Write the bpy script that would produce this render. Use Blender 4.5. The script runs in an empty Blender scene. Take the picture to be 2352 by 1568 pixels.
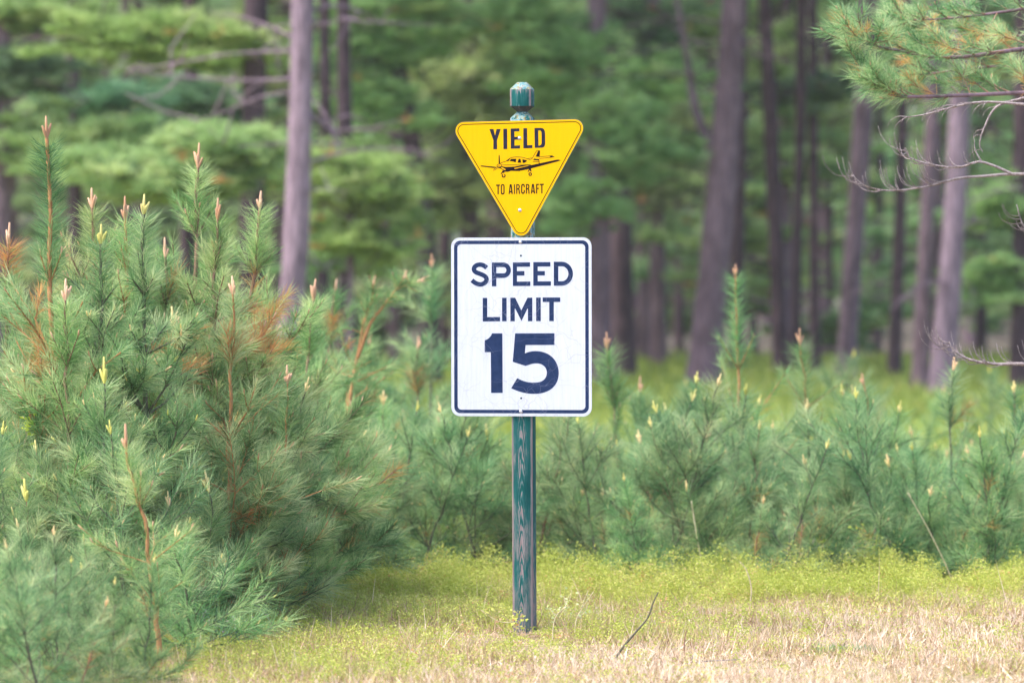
import bpy, math, random
import numpy as np
from mathutils import Vector

sc = bpy.context.scene
col = sc.collection
D = 24.27            # metres from the camera to the face of the signs
CAMZ = 1.55
PXM = 538.5          # pixels (of a 2352 wide frame) per metre at distance D

# ------------------------------------------------------------------ camera, sky, sun, exposure
cam = bpy.data.cameras.new('camera')
cam.lens = 200; cam.sensor_width = 36; cam.clip_start = 0.5; cam.clip_end = 1500
cam.dof.use_dof = True; cam.dof.focus_distance = D - 0.02; cam.dof.aperture_fstop = 3.2
camo = bpy.data.objects.new('camera', cam); col.objects.link(camo)
camo.location = (0, -D, CAMZ)
camo.rotation_euler = (math.radians(90 - 0.718), 0, 0)
sc.camera = camo

SUN_EL, SUN_AZ = 58, 252     # azimuth: compass degrees, 0 = from beyond the wood, 270 = from the left
w = bpy.data.worlds.new('World'); sc.world = w; w.use_nodes = True
nt = w.node_tree
sky = nt.nodes.new('ShaderNodeTexSky'); sky.sky_type = 'NISHITA'; sky.sun_disc = False
sky.sun_elevation = math.radians(SUN_EL); sky.sun_rotation = math.radians(SUN_AZ)
sky.air_density = 1.0; sky.dust_density = 3.0; sky.ozone_density = 1.0
nt.links.new(sky.outputs[0], nt.nodes['Background'].inputs[0])
nt.nodes['Background'].inputs[1].default_value = 0.15
sl = bpy.data.lights.new('sun', 'SUN'); sl.energy = 1.5; sl.angle = math.radians(28); sl.color = (1.0, 0.96, 0.9)
so = bpy.data.objects.new('sun', sl); col.objects.link(so)
az, el = math.radians(SUN_AZ), math.radians(SUN_EL)
sdir = Vector((math.sin(az)*math.cos(el), math.cos(az)*math.cos(el), math.sin(el)))
so.rotation_euler = sdir.to_track_quat('Z', 'Y').to_euler(); so.location = sdir*60
sc.view_settings.view_transform = 'Standard'; sc.view_settings.look = 'None'
sc.view_settings.exposure = 1.68; sc.view_settings.gamma = 1
sc.render.engine = 'CYCLES'
sc.cycles.use_denoising = True
sc.cycles.max_bounces = 8; sc.cycles.transmission_bounces = 4; sc.cycles.diffuse_bounces = 4

# ------------------------------------------------------------------ helpers
def W(px, py, d):                      # a point seen at (px, py) of the 2352 wide photo, d times the sign's distance away
    return np.array([(px-1176)*d/PXM, D*(d-1), CAMZ+(620.2-py)*d/PXM])
def G(px, d):                          # the same on the ground
    return np.array([(px-1176)*d/PXM, D*(d-1), 0.0])
def nrm(v): 
    v = np.asarray(v, float); return v/max(1e-9, np.linalg.norm(v))
def link(o, parent=None):
    col.objects.link(o)
    if parent is not None: o.parent = parent
    return o
def tag(o, label=None, cat=None, group=None, kind=None):
    for k, v in (('label', label), ('category', cat), ('group', group), ('kind', kind)):
        if v: o[k] = v
    return o
def empty(name, loc=(0, 0, 0)):
    o = bpy.data.objects.new(name, None); o.location = loc; o.empty_display_size = .1
    return link(o)

class Buf:
    def __init__(s): s.V=[]; s.T=[]; s.Q=[]; s.A=[]; s.n=0; s.extra=None
    def add(s, V, T=None, Q=None, var=0.5):
        V = np.asarray(V, float).reshape(-1, 3); k = len(V)
        s.V.append(V)
        s.A.append(np.full(k, var, float) if np.isscalar(var) else np.asarray(var, float))
        if T is not None and len(T): s.T.append(np.asarray(T, int).reshape(-1, 3)+s.n)
        if Q is not None and len(Q): s.Q.append(np.asarray(Q, int).reshape(-1, 4)+s.n)
        s.n += k
    def mesh(s, name, mat, origin=(0, 0, 0), smooth=False):
        V = np.concatenate(s.V)-np.asarray(origin, float)
        T = np.concatenate(s.T) if s.T else np.zeros((0, 3), int)
        Q = np.concatenate(s.Q) if s.Q else np.zeros((0, 4), int)
        me = bpy.data.meshes.new(name)
        me.vertices.add(len(V)); me.vertices.foreach_set('co', V.astype(np.float32).ravel())
        loops = np.concatenate([T.ravel(), Q.ravel()]).astype(np.int32)
        me.loops.add(len(loops)); me.loops.foreach_set('vertex_index', loops)
        starts = np.concatenate([np.arange(len(T))*3, len(T)*3+np.arange(len(Q))*4]).astype(np.int32)
        me.polygons.add(len(starts)); me.polygons.foreach_set('loop_start', starts)
        at = me.attributes.new('var', 'FLOAT', 'POINT'); at.data.foreach_set('value', np.concatenate(s.A).astype(np.float32))
        if smooth: me.polygons.foreach_set('use_smooth', np.ones(len(starts), bool))
        me.materials.append(mat)
        if s.extra:
            me.materials.append(s.extra[1]); mi = np.zeros(len(starts), np.int32)
            mi[len(T)-s.extra[2]:len(T)] = 1; mi[len(starts)-s.extra[3]:] = 1
            me.polygons.foreach_set('material_index', mi)
        me.update(calc_edges=True)
        return me
    def absorb(s, o, mat):             # a second buffer in its own material inside the same mesh
        if not o.n: return
        nt_ = sum(len(q) for q in o.T); nq = sum(len(q) for q in o.Q)
        s.V += o.V; s.A += o.A; s.T += [q+s.n for q in o.T]; s.Q += [q+s.n for q in o.Q]; s.n += o.n
        s.extra = (o, mat, nt_, nq)
    def build(s, name, mat, parent=None, origin=(0, 0, 0), smooth=False):
        return link(bpy.data.objects.new(name, s.mesh(name, mat, origin, smooth)), parent)

def tube(b, pts, rad, n=6, var=0.5, cap=True):
    pts = np.asarray(pts, float); m = len(pts)
    rad = np.broadcast_to(np.asarray(rad, float), (m,))
    tan = np.gradient(pts, axis=0); tan /= np.maximum(1e-9, np.linalg.norm(tan, axis=1))[:, None]
    ref = np.array([0, 1., 0]) if abs(tan[0][1]) < .8 else np.array([1., 0, 0])
    u = np.cross(tan, ref); u /= np.maximum(1e-9, np.linalg.norm(u, axis=1))[:, None]
    v = np.cross(tan, u)
    a = np.arange(n)*2*math.pi/n
    R = pts[:, None, :]+rad[:, None, None]*(np.cos(a)[None, :, None]*u[:, None, :]+np.sin(a)[None, :, None]*v[:, None, :])
    i = np.arange(m-1)[:, None]*n; j = np.arange(n)[None, :]; j2 = (j+1) % n
    Q = np.stack([i+j, i+j2, i+n+j2, i+n+j], -1).reshape(-1, 4)
    T = None; V = R.reshape(-1, 3)
    if cap:
        V = np.concatenate([V, pts[-1:]+tan[-1:]*rad[-1]*.5]); k = (m-1)*n
        T = [(k+q, k+(q+1) % n, m*n) for q in range(n)]
    b.add(V, T, Q, var)

def smooth_line(P, n=5):               # Catmull-Rom through the points
    P = np.asarray(P, float)
    if len(P) < 3: return P
    E = np.concatenate([[2*P[0]-P[1]], P, [2*P[-1]-P[-2]]]); out = []
    for i in range(1, len(E)-2):
        for t in np.arange(n)/n:
            a, b_, c, d = E[i-1], E[i], E[i+1], E[i+2]
            out.append(.5*((2*b_)+(-a+c)*t+(2*a-5*b_+4*c-d)*t*t+(-a+3*b_-3*c+d)*t**3))
    out.append(P[-1]); return np.array(out)

def rand_unit(rng, n):
    v = rng.normal(size=(n, 3)); return v/np.linalg.norm(v, axis=1)[:, None]

def needles(b, base, dirs, length, width, var, rng, bend=None, two=True):
    n = len(base)
    if n == 0: return
    side = np.cross(dirs, rand_unit(rng, n)); side /= np.maximum(1e-6, np.linalg.norm(side, axis=1))[:, None]
    side *= np.reshape(np.asarray(width, float)*.5, (-1, 1)) if np.ndim(width) else width*.5
    L = length[:, None]
    tip = base+dirs*L + (bend*L if bend is not None else 0)
    if two:
        mid = base+dirs*L*.52 + (bend*L*.2 if bend is not None else 0)
        V = np.stack([base-side, base+side, mid+side*.95, mid-side*.95, tip], 1).reshape(-1, 3)
        k = np.arange(n)[:, None]*5
        b.add(V, k+np.array([[3, 2, 4]]), k+np.array([[0, 1, 2, 3]]), np.repeat(var, 5))
    else:
        V = np.stack([base-side, base+side, tip], 1).reshape(-1, 3)
        b.add(V, np.arange(n)[:, None]*3+np.array([[0, 1, 2]]), None, np.repeat(var, 3))

# ------------------------------------------------------------------ materials
def newmat(name):
    m = bpy.data.materials.new(name); m.use_nodes = True
    return m, m.node_tree, m.node_tree.nodes['Principled BSDF']
def N(t, typ, **kw):
    n = t.nodes.new(typ)
    for k, v in kw.items(): setattr(n, k, v)
    return n
def ramp(t, fac, stops, interp='LINEAR'):
    r = N(t, 'ShaderNodeValToRGB'); r.color_ramp.interpolation = interp
    e = r.color_ramp.elements
    while len(e) < len(stops): e.new(0.5)
    for el_, (p, c) in zip(e, stops):
        el_.position = p; el_.color = (*c, 1) if len(c) == 3 else c
    if fac is not None: t.links.new(fac, r.inputs[0])
    return r
def mixc(t, fac, a, b_, mode='MIX'):
    m = N(t, 'ShaderNodeMix', data_type='RGBA', blend_type=mode)
    for i, s in ((0, fac), (6, a), (7, b_)):
        if hasattr(s, 'is_linked') or hasattr(s, 'links'): t.links.new(s, m.inputs[i])
        else: m.inputs[i].default_value = s if i == 0 else (*s, 1)
    return m.outputs[2]
def math_(t, op, a, b_=None, c=None, clamp=False):
    m = N(t, 'ShaderNodeMath', operation=op, use_clamp=clamp)
    for i, s in enumerate((a, b_, c)):
        if s is None: continue
        if isinstance(s, (int, float)): m.inputs[i].default_value = s
        else: t.links.new(s, m.inputs[i])
    return m.outputs[0]
def noise(t, vec, scale, detail=4, rough=.55, dist=0):
    n = N(t, 'ShaderNodeTexNoise'); n.inputs['Scale'].default_value = scale
    n.inputs['Detail'].default_value = detail; n.inputs['Roughness'].default_value = rough
    n.inputs['Distortion'].default_value = dist
    if vec is not None: t.links.new(vec, n.inputs['Vector'])
    return n.outputs['Fac']
def mapped(t, scale=(1, 1, 1), loc=(0, 0, 0)):
    tc = N(t, 'ShaderNodeTexCoord'); mp = N(t, 'ShaderNodeMapping')
    mp.inputs['Scale'].default_value = scale; mp.inputs['Location'].default_value = loc
    t.links.new(tc.outputs['Object'], mp.inputs['Vector']); return mp.outputs[0]

def leafmat(name, stops, trans=.4, rough=.5, objvar=.0):
    m, t, p = newmat(name)
    at = N(t, 'ShaderNodeAttribute', attribute_name='var')
    r = ramp(t, at.outputs['Fac'], stops); c = r.outputs[0]
    if objvar:
        oi = N(t, 'ShaderNodeObjectInfo')
        h = N(t, 'ShaderNodeHueSaturation')
        t.links.new(math_(t, 'MULTIPLY_ADD', oi.outputs['Random'], objvar*.25, .5-objvar*.125), h.inputs['Hue'])
        t.links.new(math_(t, 'MULTIPLY_ADD', oi.outputs['Random'], objvar*2, 1-objvar), h.inputs['Value'])
        t.links.new(c, h.inputs['Color']); c = h.outputs[0]
    t.links.new(c, p.inputs['Base Color']); p.inputs['Roughness'].default_value = rough
    p.inputs['Specular IOR Level'].default_value = .35
    tr = N(t, 'ShaderNodeBsdfTranslucent'); t.links.new(c, tr.inputs[0])
    mx = N(t, 'ShaderNodeMixShader'); mx.inputs[0].default_value = trans
    t.links.new(p.outputs[0], mx.inputs[1]); t.links.new(tr.outputs[0], mx.inputs[2])
    t.links.new(mx.outputs[0], t.nodes['Material Output'].inputs[0])
    return m
M = {}
# needles: var 0..0.9 living (old to young), above 0.93 dead orange
def needle_stops(a, b_, c, dead=(.55, .27, .09)):
    return [(0, a), (.45, b_), (.9, c), (.935, dead), (1, (dead[0]*1.15, dead[1]*1.2, dead[2]*1.3))]
M['white_pine'] = leafmat('white_pine_needles', needle_stops((.05, .14, .045), (.20, .37, .14), (.58, .66, .34)), objvar=.12)
M['pitch_pine'] = leafmat('pitch_pine_needles', needle_stops((.05, .14, .04), (.24, .41, .13), (.60, .67, .31)), objvar=.12)
M['seedling'] = leafmat('blue_green_needles', needle_stops((.035, .11, .045), (.165, .33, .13), (.50, .60, .30)), objvar=.15)
M['mid_pine'] = leafmat('mid_pine_needles', needle_stops((.03, .11, .04), (.17, .35, .12), (.46, .60, .26)), objvar=.15)
M['fol_bright'] = leafmat('bright_foliage', needle_stops((.17, .28, .07), (.33, .47, .14), (.52, .62, .25)), trans=.5)  # lighter green; the sunlit look of some boughs is put into the colour
M['fol_mid'] = leafmat('mid_foliage', needle_stops((.14, .25, .09), (.32, .48, .17), (.54, .65, .29)), objvar=.2)
M['fol_dark'] = leafmat('dark_foliage', needle_stops((.07, .16, .07), (.14, .27, .13), (.26, .40, .20)), objvar=.2)
M['fol_far'] = leafmat('far_foliage', needle_stops((.15, .25, .10), (.33, .48, .20), (.52, .64, .32)), objvar=.3)
M['leaf_lime'] = leafmat('lime_leaves', [(0, (.30, .37, .05)), (.3, (.42, .48, .08)), (.52, (.50, .54, .11)), (.75, (.60, .57, .16)), (.92, (.60, .44, .24)), (1, (.6, .3, .14))], trans=.35)
M['grass'] = leafmat('grass_blades', [(0, (.24, .31, .06)), (.3, (.46, .45, .13)), (.5, (.60, .48, .24)), (.60, (.30, .17, .10)), (.75, (.74, .53, .37)), (1, (.84, .69, .55))], trans=.25)
M['undergrowth'] = leafmat('undergrowth', [(0, (.12, .17, .035)), (.45, (.29, .37, .06)), (.8, (.48, .50, .12)), (1, (.40, .33, .12))], trans=.35)
M['bud_tan'] = leafmat('tan_candles', [(0, (.44, .23, .12)), (1, (.66, .40, .26))], trans=.1)
M['bud_yellow'] = leafmat('yellow_candles', [(0, (.55, .52, .12)), (.6, (.75, .60, .26)), (1, (.80, .50, .28))], trans=.1)
M['dead_leaf'] = leafmat('dead_leaf', [(0, (.55, .20, .08)), (1, (.66, .30, .16))], trans=.3)

def barkmat(name, c1, c2, scale=1.0, bump=.6):
    m, t, p = newmat(name)
    v = mapped(t, (4.5*scale, 4.5*scale, .8*scale))
    n1 = noise(t, v, 5, 6, .65); n2 = noise(t, mapped(t, (1, 1, .5)), 2.0, 3)
    f = math_(t, 'ADD', math_(t, 'MULTIPLY', n1, .7), math_(t, 'MULTIPLY', n2, .3))
    r = ramp(t, f, [(.38, c1), (.58, c2)])
    t.links.new(r.outputs[0], p.inputs['Base Color']); p.inputs['Roughness'].default_value = .9
    p.inputs['Specular IOR Level'].default_value = .2
    bp = N(t, 'ShaderNodeBump'); bp.inputs['Strength'].default_value = bump; bp.inputs['Distance'].default_value = .03
    t.links.new(n1, bp.inputs['Height']); t.links.new(bp.outputs[0], p.inputs['Normal'])
    return m
M['bark_light'] = barkmat('pale_lilac_bark', (.11, .078, .10), (.31, .22, .27))
M['bark_mid'] = barkmat('violet_grey_bark', (.08, .053, .064), (.23, .155, .185))
M['bark_dark'] = barkmat('dark_bark', (.03, .019, .024), (.10, .064, .075))
M['twig_dead'] = barkmat('dead_twig', (.16, .12, .12), (.42, .35, .35), 6)
M['stem_orange'] = barkmat('orange_stem', (.32, .14, .06), (.52, .26, .12), 8, .2)
M['stem_brown'] = barkmat('brown_stem', (.15, .085, .06), (.34, .20, .14), 8, .2)
M['stem_dark'] = barkmat('dark_green_stem', (.07, .075, .05), (.17, .15, .11), 8, .2)
M['straw'] = barkmat('straw', (.45, .36, .22), (.68, .58, .40), 8, .1)

def groundmat():
    m, t, p = newmat('forest_ground')
    v = mapped(t)
    n1 = noise(t, v, 1.2, 5, .6); n2 = noise(t, v, 22, 5, .7)
    near = ramp(t, n2, [(.3, (.12, .09, .05)), (.5, (.28, .22, .12)), (.7, (.46, .36, .24))]).outputs[0]
    green = ramp(t, n1, [(.35, (.17, .17, .06)), (.6, (.27, .28, .08))]).outputs[0]
    litter = ramp(t, n1, [(.35, (.07, .055, .045)), (.6, (.12, .10, .07))]).outputs[0]
    tc = N(t, 'ShaderNodeTexCoord'); sp = N(t, 'ShaderNodeSeparateXYZ'); t.links.new(tc.outputs['Object'], sp.inputs[0])
    y = math_(t, 'ADD', sp.outputs[1], math_(t, 'MULTIPLY', math_(t, 'SUBTRACT', noise(t, v, .25, 3), .5), 12))
    r1 = N(t, 'ShaderNodeMapRange'); r1.inputs[1].default_value = 3; r1.inputs[2].default_value = 7
    r2 = N(t, 'ShaderNodeMapRange'); r2.inputs[1].default_value = 62; r2.inputs[2].default_value = 85
    t.links.new(y, r1.inputs[0]); t.links.new(y, r2.inputs[0])
    c = mixc(t, r1.outputs[0], near, green); c = mixc(t, r2.outputs[0], c, litter)
    t.links.new(c, p.inputs['Base Color']); p.inputs['Roughness'].default_value = .95
    p.inputs['Specular IOR Level'].default_value = .1
    bp = N(t, 'ShaderNodeBump'); bp.inputs['Strength'].default_value = .8; bp.inputs['Distance'].default_value = .02
    t.links.new(n2, bp.inputs['Height']); t.links.new(bp.outputs[0], p.inputs['Normal'])
    return m
M['ground'] = groundmat()

# ------------------------------------------------------------------ ground
def ground():
    b = Buf()
    xs = np.concatenate([[-400, -120, -40], np.linspace(-16, 16, 65), [40, 120, 400]])
    ys = np.concatenate([[-200, -60], np.linspace(-26, 40, 133), np.linspace(45, 220, 36), [300, 500]])
    X, Y = np.meshgrid(xs, ys)
    Z = gz(X, Y)-.012
    k = len(xs); V = np.stack([X, Y, Z], -1).reshape(-1, 3)
    i, j = np.meshgrid(np.arange(len(ys)-1), np.arange(k-1), indexing='ij'); a = (i*k+j).ravel()
    b.add(V, None, np.stack([a, a+1, a+k+1, a+k], -1))
    tag(b.build('ground', M['ground'], smooth=True), kind='structure')
def gz(x, y):
    return .012*np.sin(x*2.1+.6)*np.cos(y*1.7)+.01*np.sin(x*4.7+y*3.1)
ground()

def haze():
    b = Buf(); x0, x1, y0, y1, z0, z1 = -60, 60, -30, 290, -1.0, 24
    V = [(x, y, z) for z in (z0, z1) for x, y in ((x0, y0), (x1, y0), (x1, y1), (x0, y1))]
    b.add(V, None, [(0, 3, 2, 1), (4, 5, 6, 7), (0, 1, 5, 4), (1, 2, 6, 5), (2, 3, 7, 6), (3, 0, 4, 7)])
    m = bpy.data.materials.new('haze'); m.use_nodes = True; t = m.node_tree; t.nodes.remove(t.nodes['Principled BSDF'])
    v = N(t, 'ShaderNodeVolumePrincipled'); v.inputs['Color'].default_value = (.92, .93, .95, 1); v.inputs['Density'].default_value = HAZE
    t.links.new(v.outputs[0], t.nodes['Material Output'].inputs['Volume'])
    tag(b.build('haze', m), 'thin pale air between the trees', 'haze', kind='stuff')
HAZE = .0003
if HAZE: haze()

# ------------------------------------------------------------------ sign post and signs
YAW = math.radians(-10.6)
def postmat():
    m, t, p = newmat('weathered_teal_paint')
    tc = N(t, 'ShaderNodeTexCoord'); sp = N(t, 'ShaderNodeSeparateXYZ'); t.links.new(tc.outputs['Object'], sp.inputs[0])
    # cathedral wood grain: nested tall ellipses along the post
    v1 = mapped(t, (9, 9, .9)); wob = noise(t, v1, 2.2, 3, .5)
    xx = math_(t, 'ADD', sp.outputs[0], math_(t, 'MULTIPLY', math_(t, 'SUBTRACT', wob, .5), .02))
    xr = math_(t, 'ADD', xx, .004)
    zz = math_(t, 'FRACT', math_(t, 'MULTIPLY', math_(t, 'ADD', sp.outputs[2], math_(t, 'MULTIPLY', wob, .3)), 1.7))
    grain = math_(t, 'ADD', math_(t, 'MULTIPLY', math_(t, 'MULTIPLY', xr, xr), 42000), math_(t, 'MULTIPLY', sp.outputs[2], 95))
    grain = math_(t, 'ADD', grain, math_(t, 'MULTIPLY', noise(t, mapped(t, (25, 25, 6)), 1.5, 4), 16))
    rings = math_(t, 'MULTIPLY_ADD', math_(t, 'SINE', grain), .5, .5)
    fine = noise(t, mapped(t, (90, 90, 3.5)), 2.4, 5, .7)
    patch = noise(t, mapped(t, (7, 7, 2.2), (0, 0, 1.3)), 1.6, 4, .6)
    # more paint gone low down
    low = N(t, 'ShaderNodeMapRange'); low.inputs[1].default_value = 1.0; low.inputs[2].default_value = .1
    low.inputs[3].default_value = -.05; low.inputs[4].default_value = .17; t.links.new(sp.outputs[2], low.inputs[0])
    ctr = N(t, 'ShaderNodeMapRange'); ctr.inputs[1].default_value = .022; ctr.inputs[2].default_value = .0; ctr.inputs[3].default_value = -.03; ctr.inputs[4].default_value = .05; t.links.new(math_(t, 'ABSOLUTE', xr), ctr.inputs[0])
    top = N(t, 'ShaderNodeMapRange'); top.inputs[1].default_value = 2.30; top.inputs[2].default_value = 2.33
    top.inputs[3].default_value = 0; top.inputs[4].default_value = .14; t.links.new(sp.outputs[2], top.inputs[0])
    capz = math_(t, 'MULTIPLY', math_(t, 'GREATER_THAN', sp.outputs[2], 2.2), .11)
    edge = N(t, 'ShaderNodeMapRange'); edge.inputs[1].default_value = .034; edge.inputs[2].default_value = .0440
    edge.inputs[3].default_value = 0; edge.inputs[4].default_value = .40
    t.links.new(math_(t, 'ABSOLUTE', sp.outputs[0]), edge.inputs[0])
    edgef = math_(t, 'MULTIPLY', edge.outputs[0], math_(t, 'LESS_THAN', sp.outputs[1], -.034))
    s = math_(t, 'ADD', math_(t, 'MULTIPLY', rings, .17), math_(t, 'MULTIPLY', fine, .30))
    s = math_(t, 'ADD', s, ctr.outputs[0])
    s = math_(t, 'ADD', s, math_(t, 'MULTIPLY', patch, .78))
    s = math_(t, 'ADD', math_(t, 'ADD', s, low.outputs[0]), math_(t, 'ADD', math_(t, 'ADD', edgef, capz), top.outputs[0]))
    bare = ramp(t, s, [(.765, (0, 0, 0)), (.80, (1, 1, 1))]).outputs[0]
    paint = ramp(t, noise(t, mapped(t, (20, 20, 3)), 2, 4), [(.3, (.006, .060, .060)), (.7, (.012, .105, .10))]).outputs[0]
    faded = ramp(t, fine, [(.35, (.05, .16, .17)), (.65, (.16, .30, .31))]).outputs[0]
    fd = ramp(t, s, [(.68, (0, 0, 0)), (.77, (1, 1, 1))]).outputs[0]
    paint = mixc(t, math_(t, 'MULTIPLY', fd, .45), paint, faded)
    wood = ramp(t, fine, [(.3, (.14, .10, .105)), (.7, (.34, .27, .27))]).outputs[0]
    c = mixc(t, bare, paint, wood)
    # chalky lichen on the sloping top faces
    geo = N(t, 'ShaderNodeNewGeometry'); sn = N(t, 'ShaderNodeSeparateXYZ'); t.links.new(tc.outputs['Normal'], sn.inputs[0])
    up = math_(t, 'MULTIPLY', math_(t, 'GREATER_THAN', sn.outputs[2], .3), math_(t, 'GREATER_THAN', noise(t, mapped(t, (40, 40, 40)), 1.5, 4), .42))
    ch = ramp(t, noise(t, mapped(t, (30, 30, 30), (3, 1, 0)), 2, 3), [(.40, (.10, .24, .26)), (.52, (.26, .34, .33)), (.58, (.26, .24, .10)), (.68, (.20, .12, .07))]).outputs[0]
    c = mixc(t, math_(t, 'MULTIPLY', up, .85), c, ch)
    dn = math_(t, 'LESS_THAN', sn.outputs[2], -.3); c = mixc(t, math_(t, 'MULTIPLY', dn, .8), c, (.05, .035, .03))  # undersides darkened: the cap's shade painted in along with its brown
    t.links.new(c, p.inputs['Base Color']); p.inputs['Roughness'].default_value = .85; p.inputs['Specular IOR Level'].default_value = .08
    bp = N(t, 'ShaderNodeBump'); bp.inputs['Strength'].default_value = .5; bp.inputs['Distance'].default_value = .004
    t.links.new(s, bp.inputs['Height']); t.links.new(bp.outputs[0], p.inputs['Normal'])
    return m
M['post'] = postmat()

post_root = empty('sign_post', ((1574.2-1536)/703.3, .050, 0))
post_root.rotation_euler = (0, math.radians(-.27), YAW)
tag(post_root, 'square wooden post with peeling teal paint and a faceted knob, holding both signs', 'post')
def ring_stack(b, prof, cham=.0035):
    n = 8; V = []
    for z, h in prof:
        c = min(cham, h*.25)
        V += [(-h, -h+c, z), (-h+c, -h, z), (h-c, -h, z), (h, -h+c, z), (h, h-c, z), (h-c, h, z), (-h+c, h, z), (-h, h-c, z)]
    Q = [(k*n+j, k*n+(j+1) % n, (k+1)*n+(j+1) % n, (k+1)*n+j) for k in range(len(prof)-1) for j in range(n)]
    b.add(V, None, Q)
    e = (len(prof)-1)*n; s0 = b.n-len(V)
    b.Q.append(np.array([[e, e+1, e+2, e+3], [e, e+3, e+4, e+7], [e+4, e+5, e+6, e+7]])+s0)
hp = .04445
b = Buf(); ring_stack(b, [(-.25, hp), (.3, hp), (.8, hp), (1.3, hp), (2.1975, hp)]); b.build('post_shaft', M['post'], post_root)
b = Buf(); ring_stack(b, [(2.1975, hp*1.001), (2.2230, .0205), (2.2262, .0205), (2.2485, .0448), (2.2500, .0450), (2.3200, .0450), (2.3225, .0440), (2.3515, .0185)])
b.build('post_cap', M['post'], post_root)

def signmat(kind):
    m, t, p = newmat(kind)
    v = mapped(t)
    if kind.startswith('white'):
        # cracked reflective sheeting
        def cracks(sc_, off, th):
            nz = N(t, 'ShaderNodeTexNoise'); nz.inputs['Scale'].default_value = 5; nz.inputs['Detail'].default_value = 3
            vv = mapped(t, (1, 1, 1), off); t.links.new(vv, nz.inputs['Vector'])
            sub = N(t, 'ShaderNodeVectorMath', operation='SUBTRACT'); t.links.new(nz.outputs['Color'], sub.inputs[0]); sub.inputs[1].default_value = (.5, .5, .5)
            sca = N(t, 'ShaderNodeVectorMath', operation='SCALE'); t.links.new(sub.outputs[0], sca.inputs[0]); sca.inputs['Scale'].default_value = .16
            ad = N(t, 'ShaderNodeVectorMath', operation='ADD'); t.links.new(vv, ad.inputs[0]); t.links.new(sca.outputs[0], ad.inputs[1])
            vo = N(t, 'ShaderNodeTexVoronoi', feature='DISTANCE_TO_EDGE'); vo.inputs['Scale'].default_value = sc_
            t.links.new(ad.outputs[0], vo.inputs['Vector'])
            return math_(t, 'LESS_THAN', vo.outputs['Distance'], th)
        k1 = cracks(6.5, (.3, 0, .1), .0055); k2 = cracks(12, (1.2, .4, .7), .0085)
        msk = ramp(t, noise(t, mapped(t, (1, 1, 1), (2, 0, 0)), 4.5, 2), [(.42, (0, 0, 0)), (.56, (1, 1, 1))]).outputs[0]
        ck = math_(t, 'MAXIMUM', math_(t, 'MULTIPLY', k1, math_(t, 'MULTIPLY_ADD', msk, .5, .5)), math_(t, 'MULTIPLY', k2, msk))
        dirt = ramp(t, noise(t, mapped(t, (60, 60, 4)), 1.5, 4), [(.35, (.53, .555, .65)), (.65, (.585, .61, .70))]).outputs[0]
        spots = ramp(t, noise(t, mapped(t, (1, 1, 1)), 75, 2), [(.74, (0, 0, 0)), (.78, (1, 1, 1))]).outputs[0]
        if kind == 'white_sheeting':
            c = mixc(t, math_(t, 'MULTIPLY', ck, .36), dirt, (.30, .28, .36))
            c = mixc(t, math_(t, 'MULTIPLY', spots, .5), c, (.25, .25, .3))
        else:
            base = ramp(t, noise(t, v, 30, 4), [(.3, (.012, .026, .075)), (.7, (.022, .040, .105))]).outputs[0]
            c = mixc(t, math_(t, 'MULTIPLY', ck, .22), base, (.35, .36, .5))
        t.links.new(c, p.inputs['Base Color'])
    elif kind == 'yellow_sheeting':
        c = ramp(t, noise(t, mapped(t, (70, 70, 3)), 1.5, 4), [(.3, (.75, .405, .0)), (.7, (.79, .43, .0))]).outputs[0]
        t.links.new(c, p.inputs['Base Color'])
    elif kind == 'black_ink':
        c = ramp(t, noise(t, mapped(t, (60, 60, 12)), 3, 4), [(.3, (.012, .012, .024)), (.7, (.030, .030, .055))]).outputs[0]
        t.links.new(c, p.inputs['Base Color'])
    elif kind == 'brown_ink':
        p.inputs['Base Color'].default_value = (.014, .008, .009, 1)
    elif kind == 'sheet_metal':
        p.inputs['Base Color'].default_value = (.45, .45, .46, 1); p.inputs['Metallic'].default_value = .6
    elif kind == 'bolt_metal':
        p.inputs['Base Color'].default_value = (.62, .60, .66, 1); p.inputs['Metallic'].default_value = .7; p.inputs['Roughness'].default_value = .35
    elif kind == 'hole_dark':
        p.inputs['Base Color'].default_value = (.006, .03, .035, 1)
    if kind != 'bolt_metal': p.inputs['Roughness'].default_value = .5; p.inputs['Specular IOR Level'].default_value = .04
    return m
for k in ('white_sheeting', 'white_ink', 'yellow_sheeting', 'black_ink', 'brown_ink', 'sheet_metal', 'bolt_metal', 'hole_dark'):
    M[k] = signmat(k)

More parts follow.
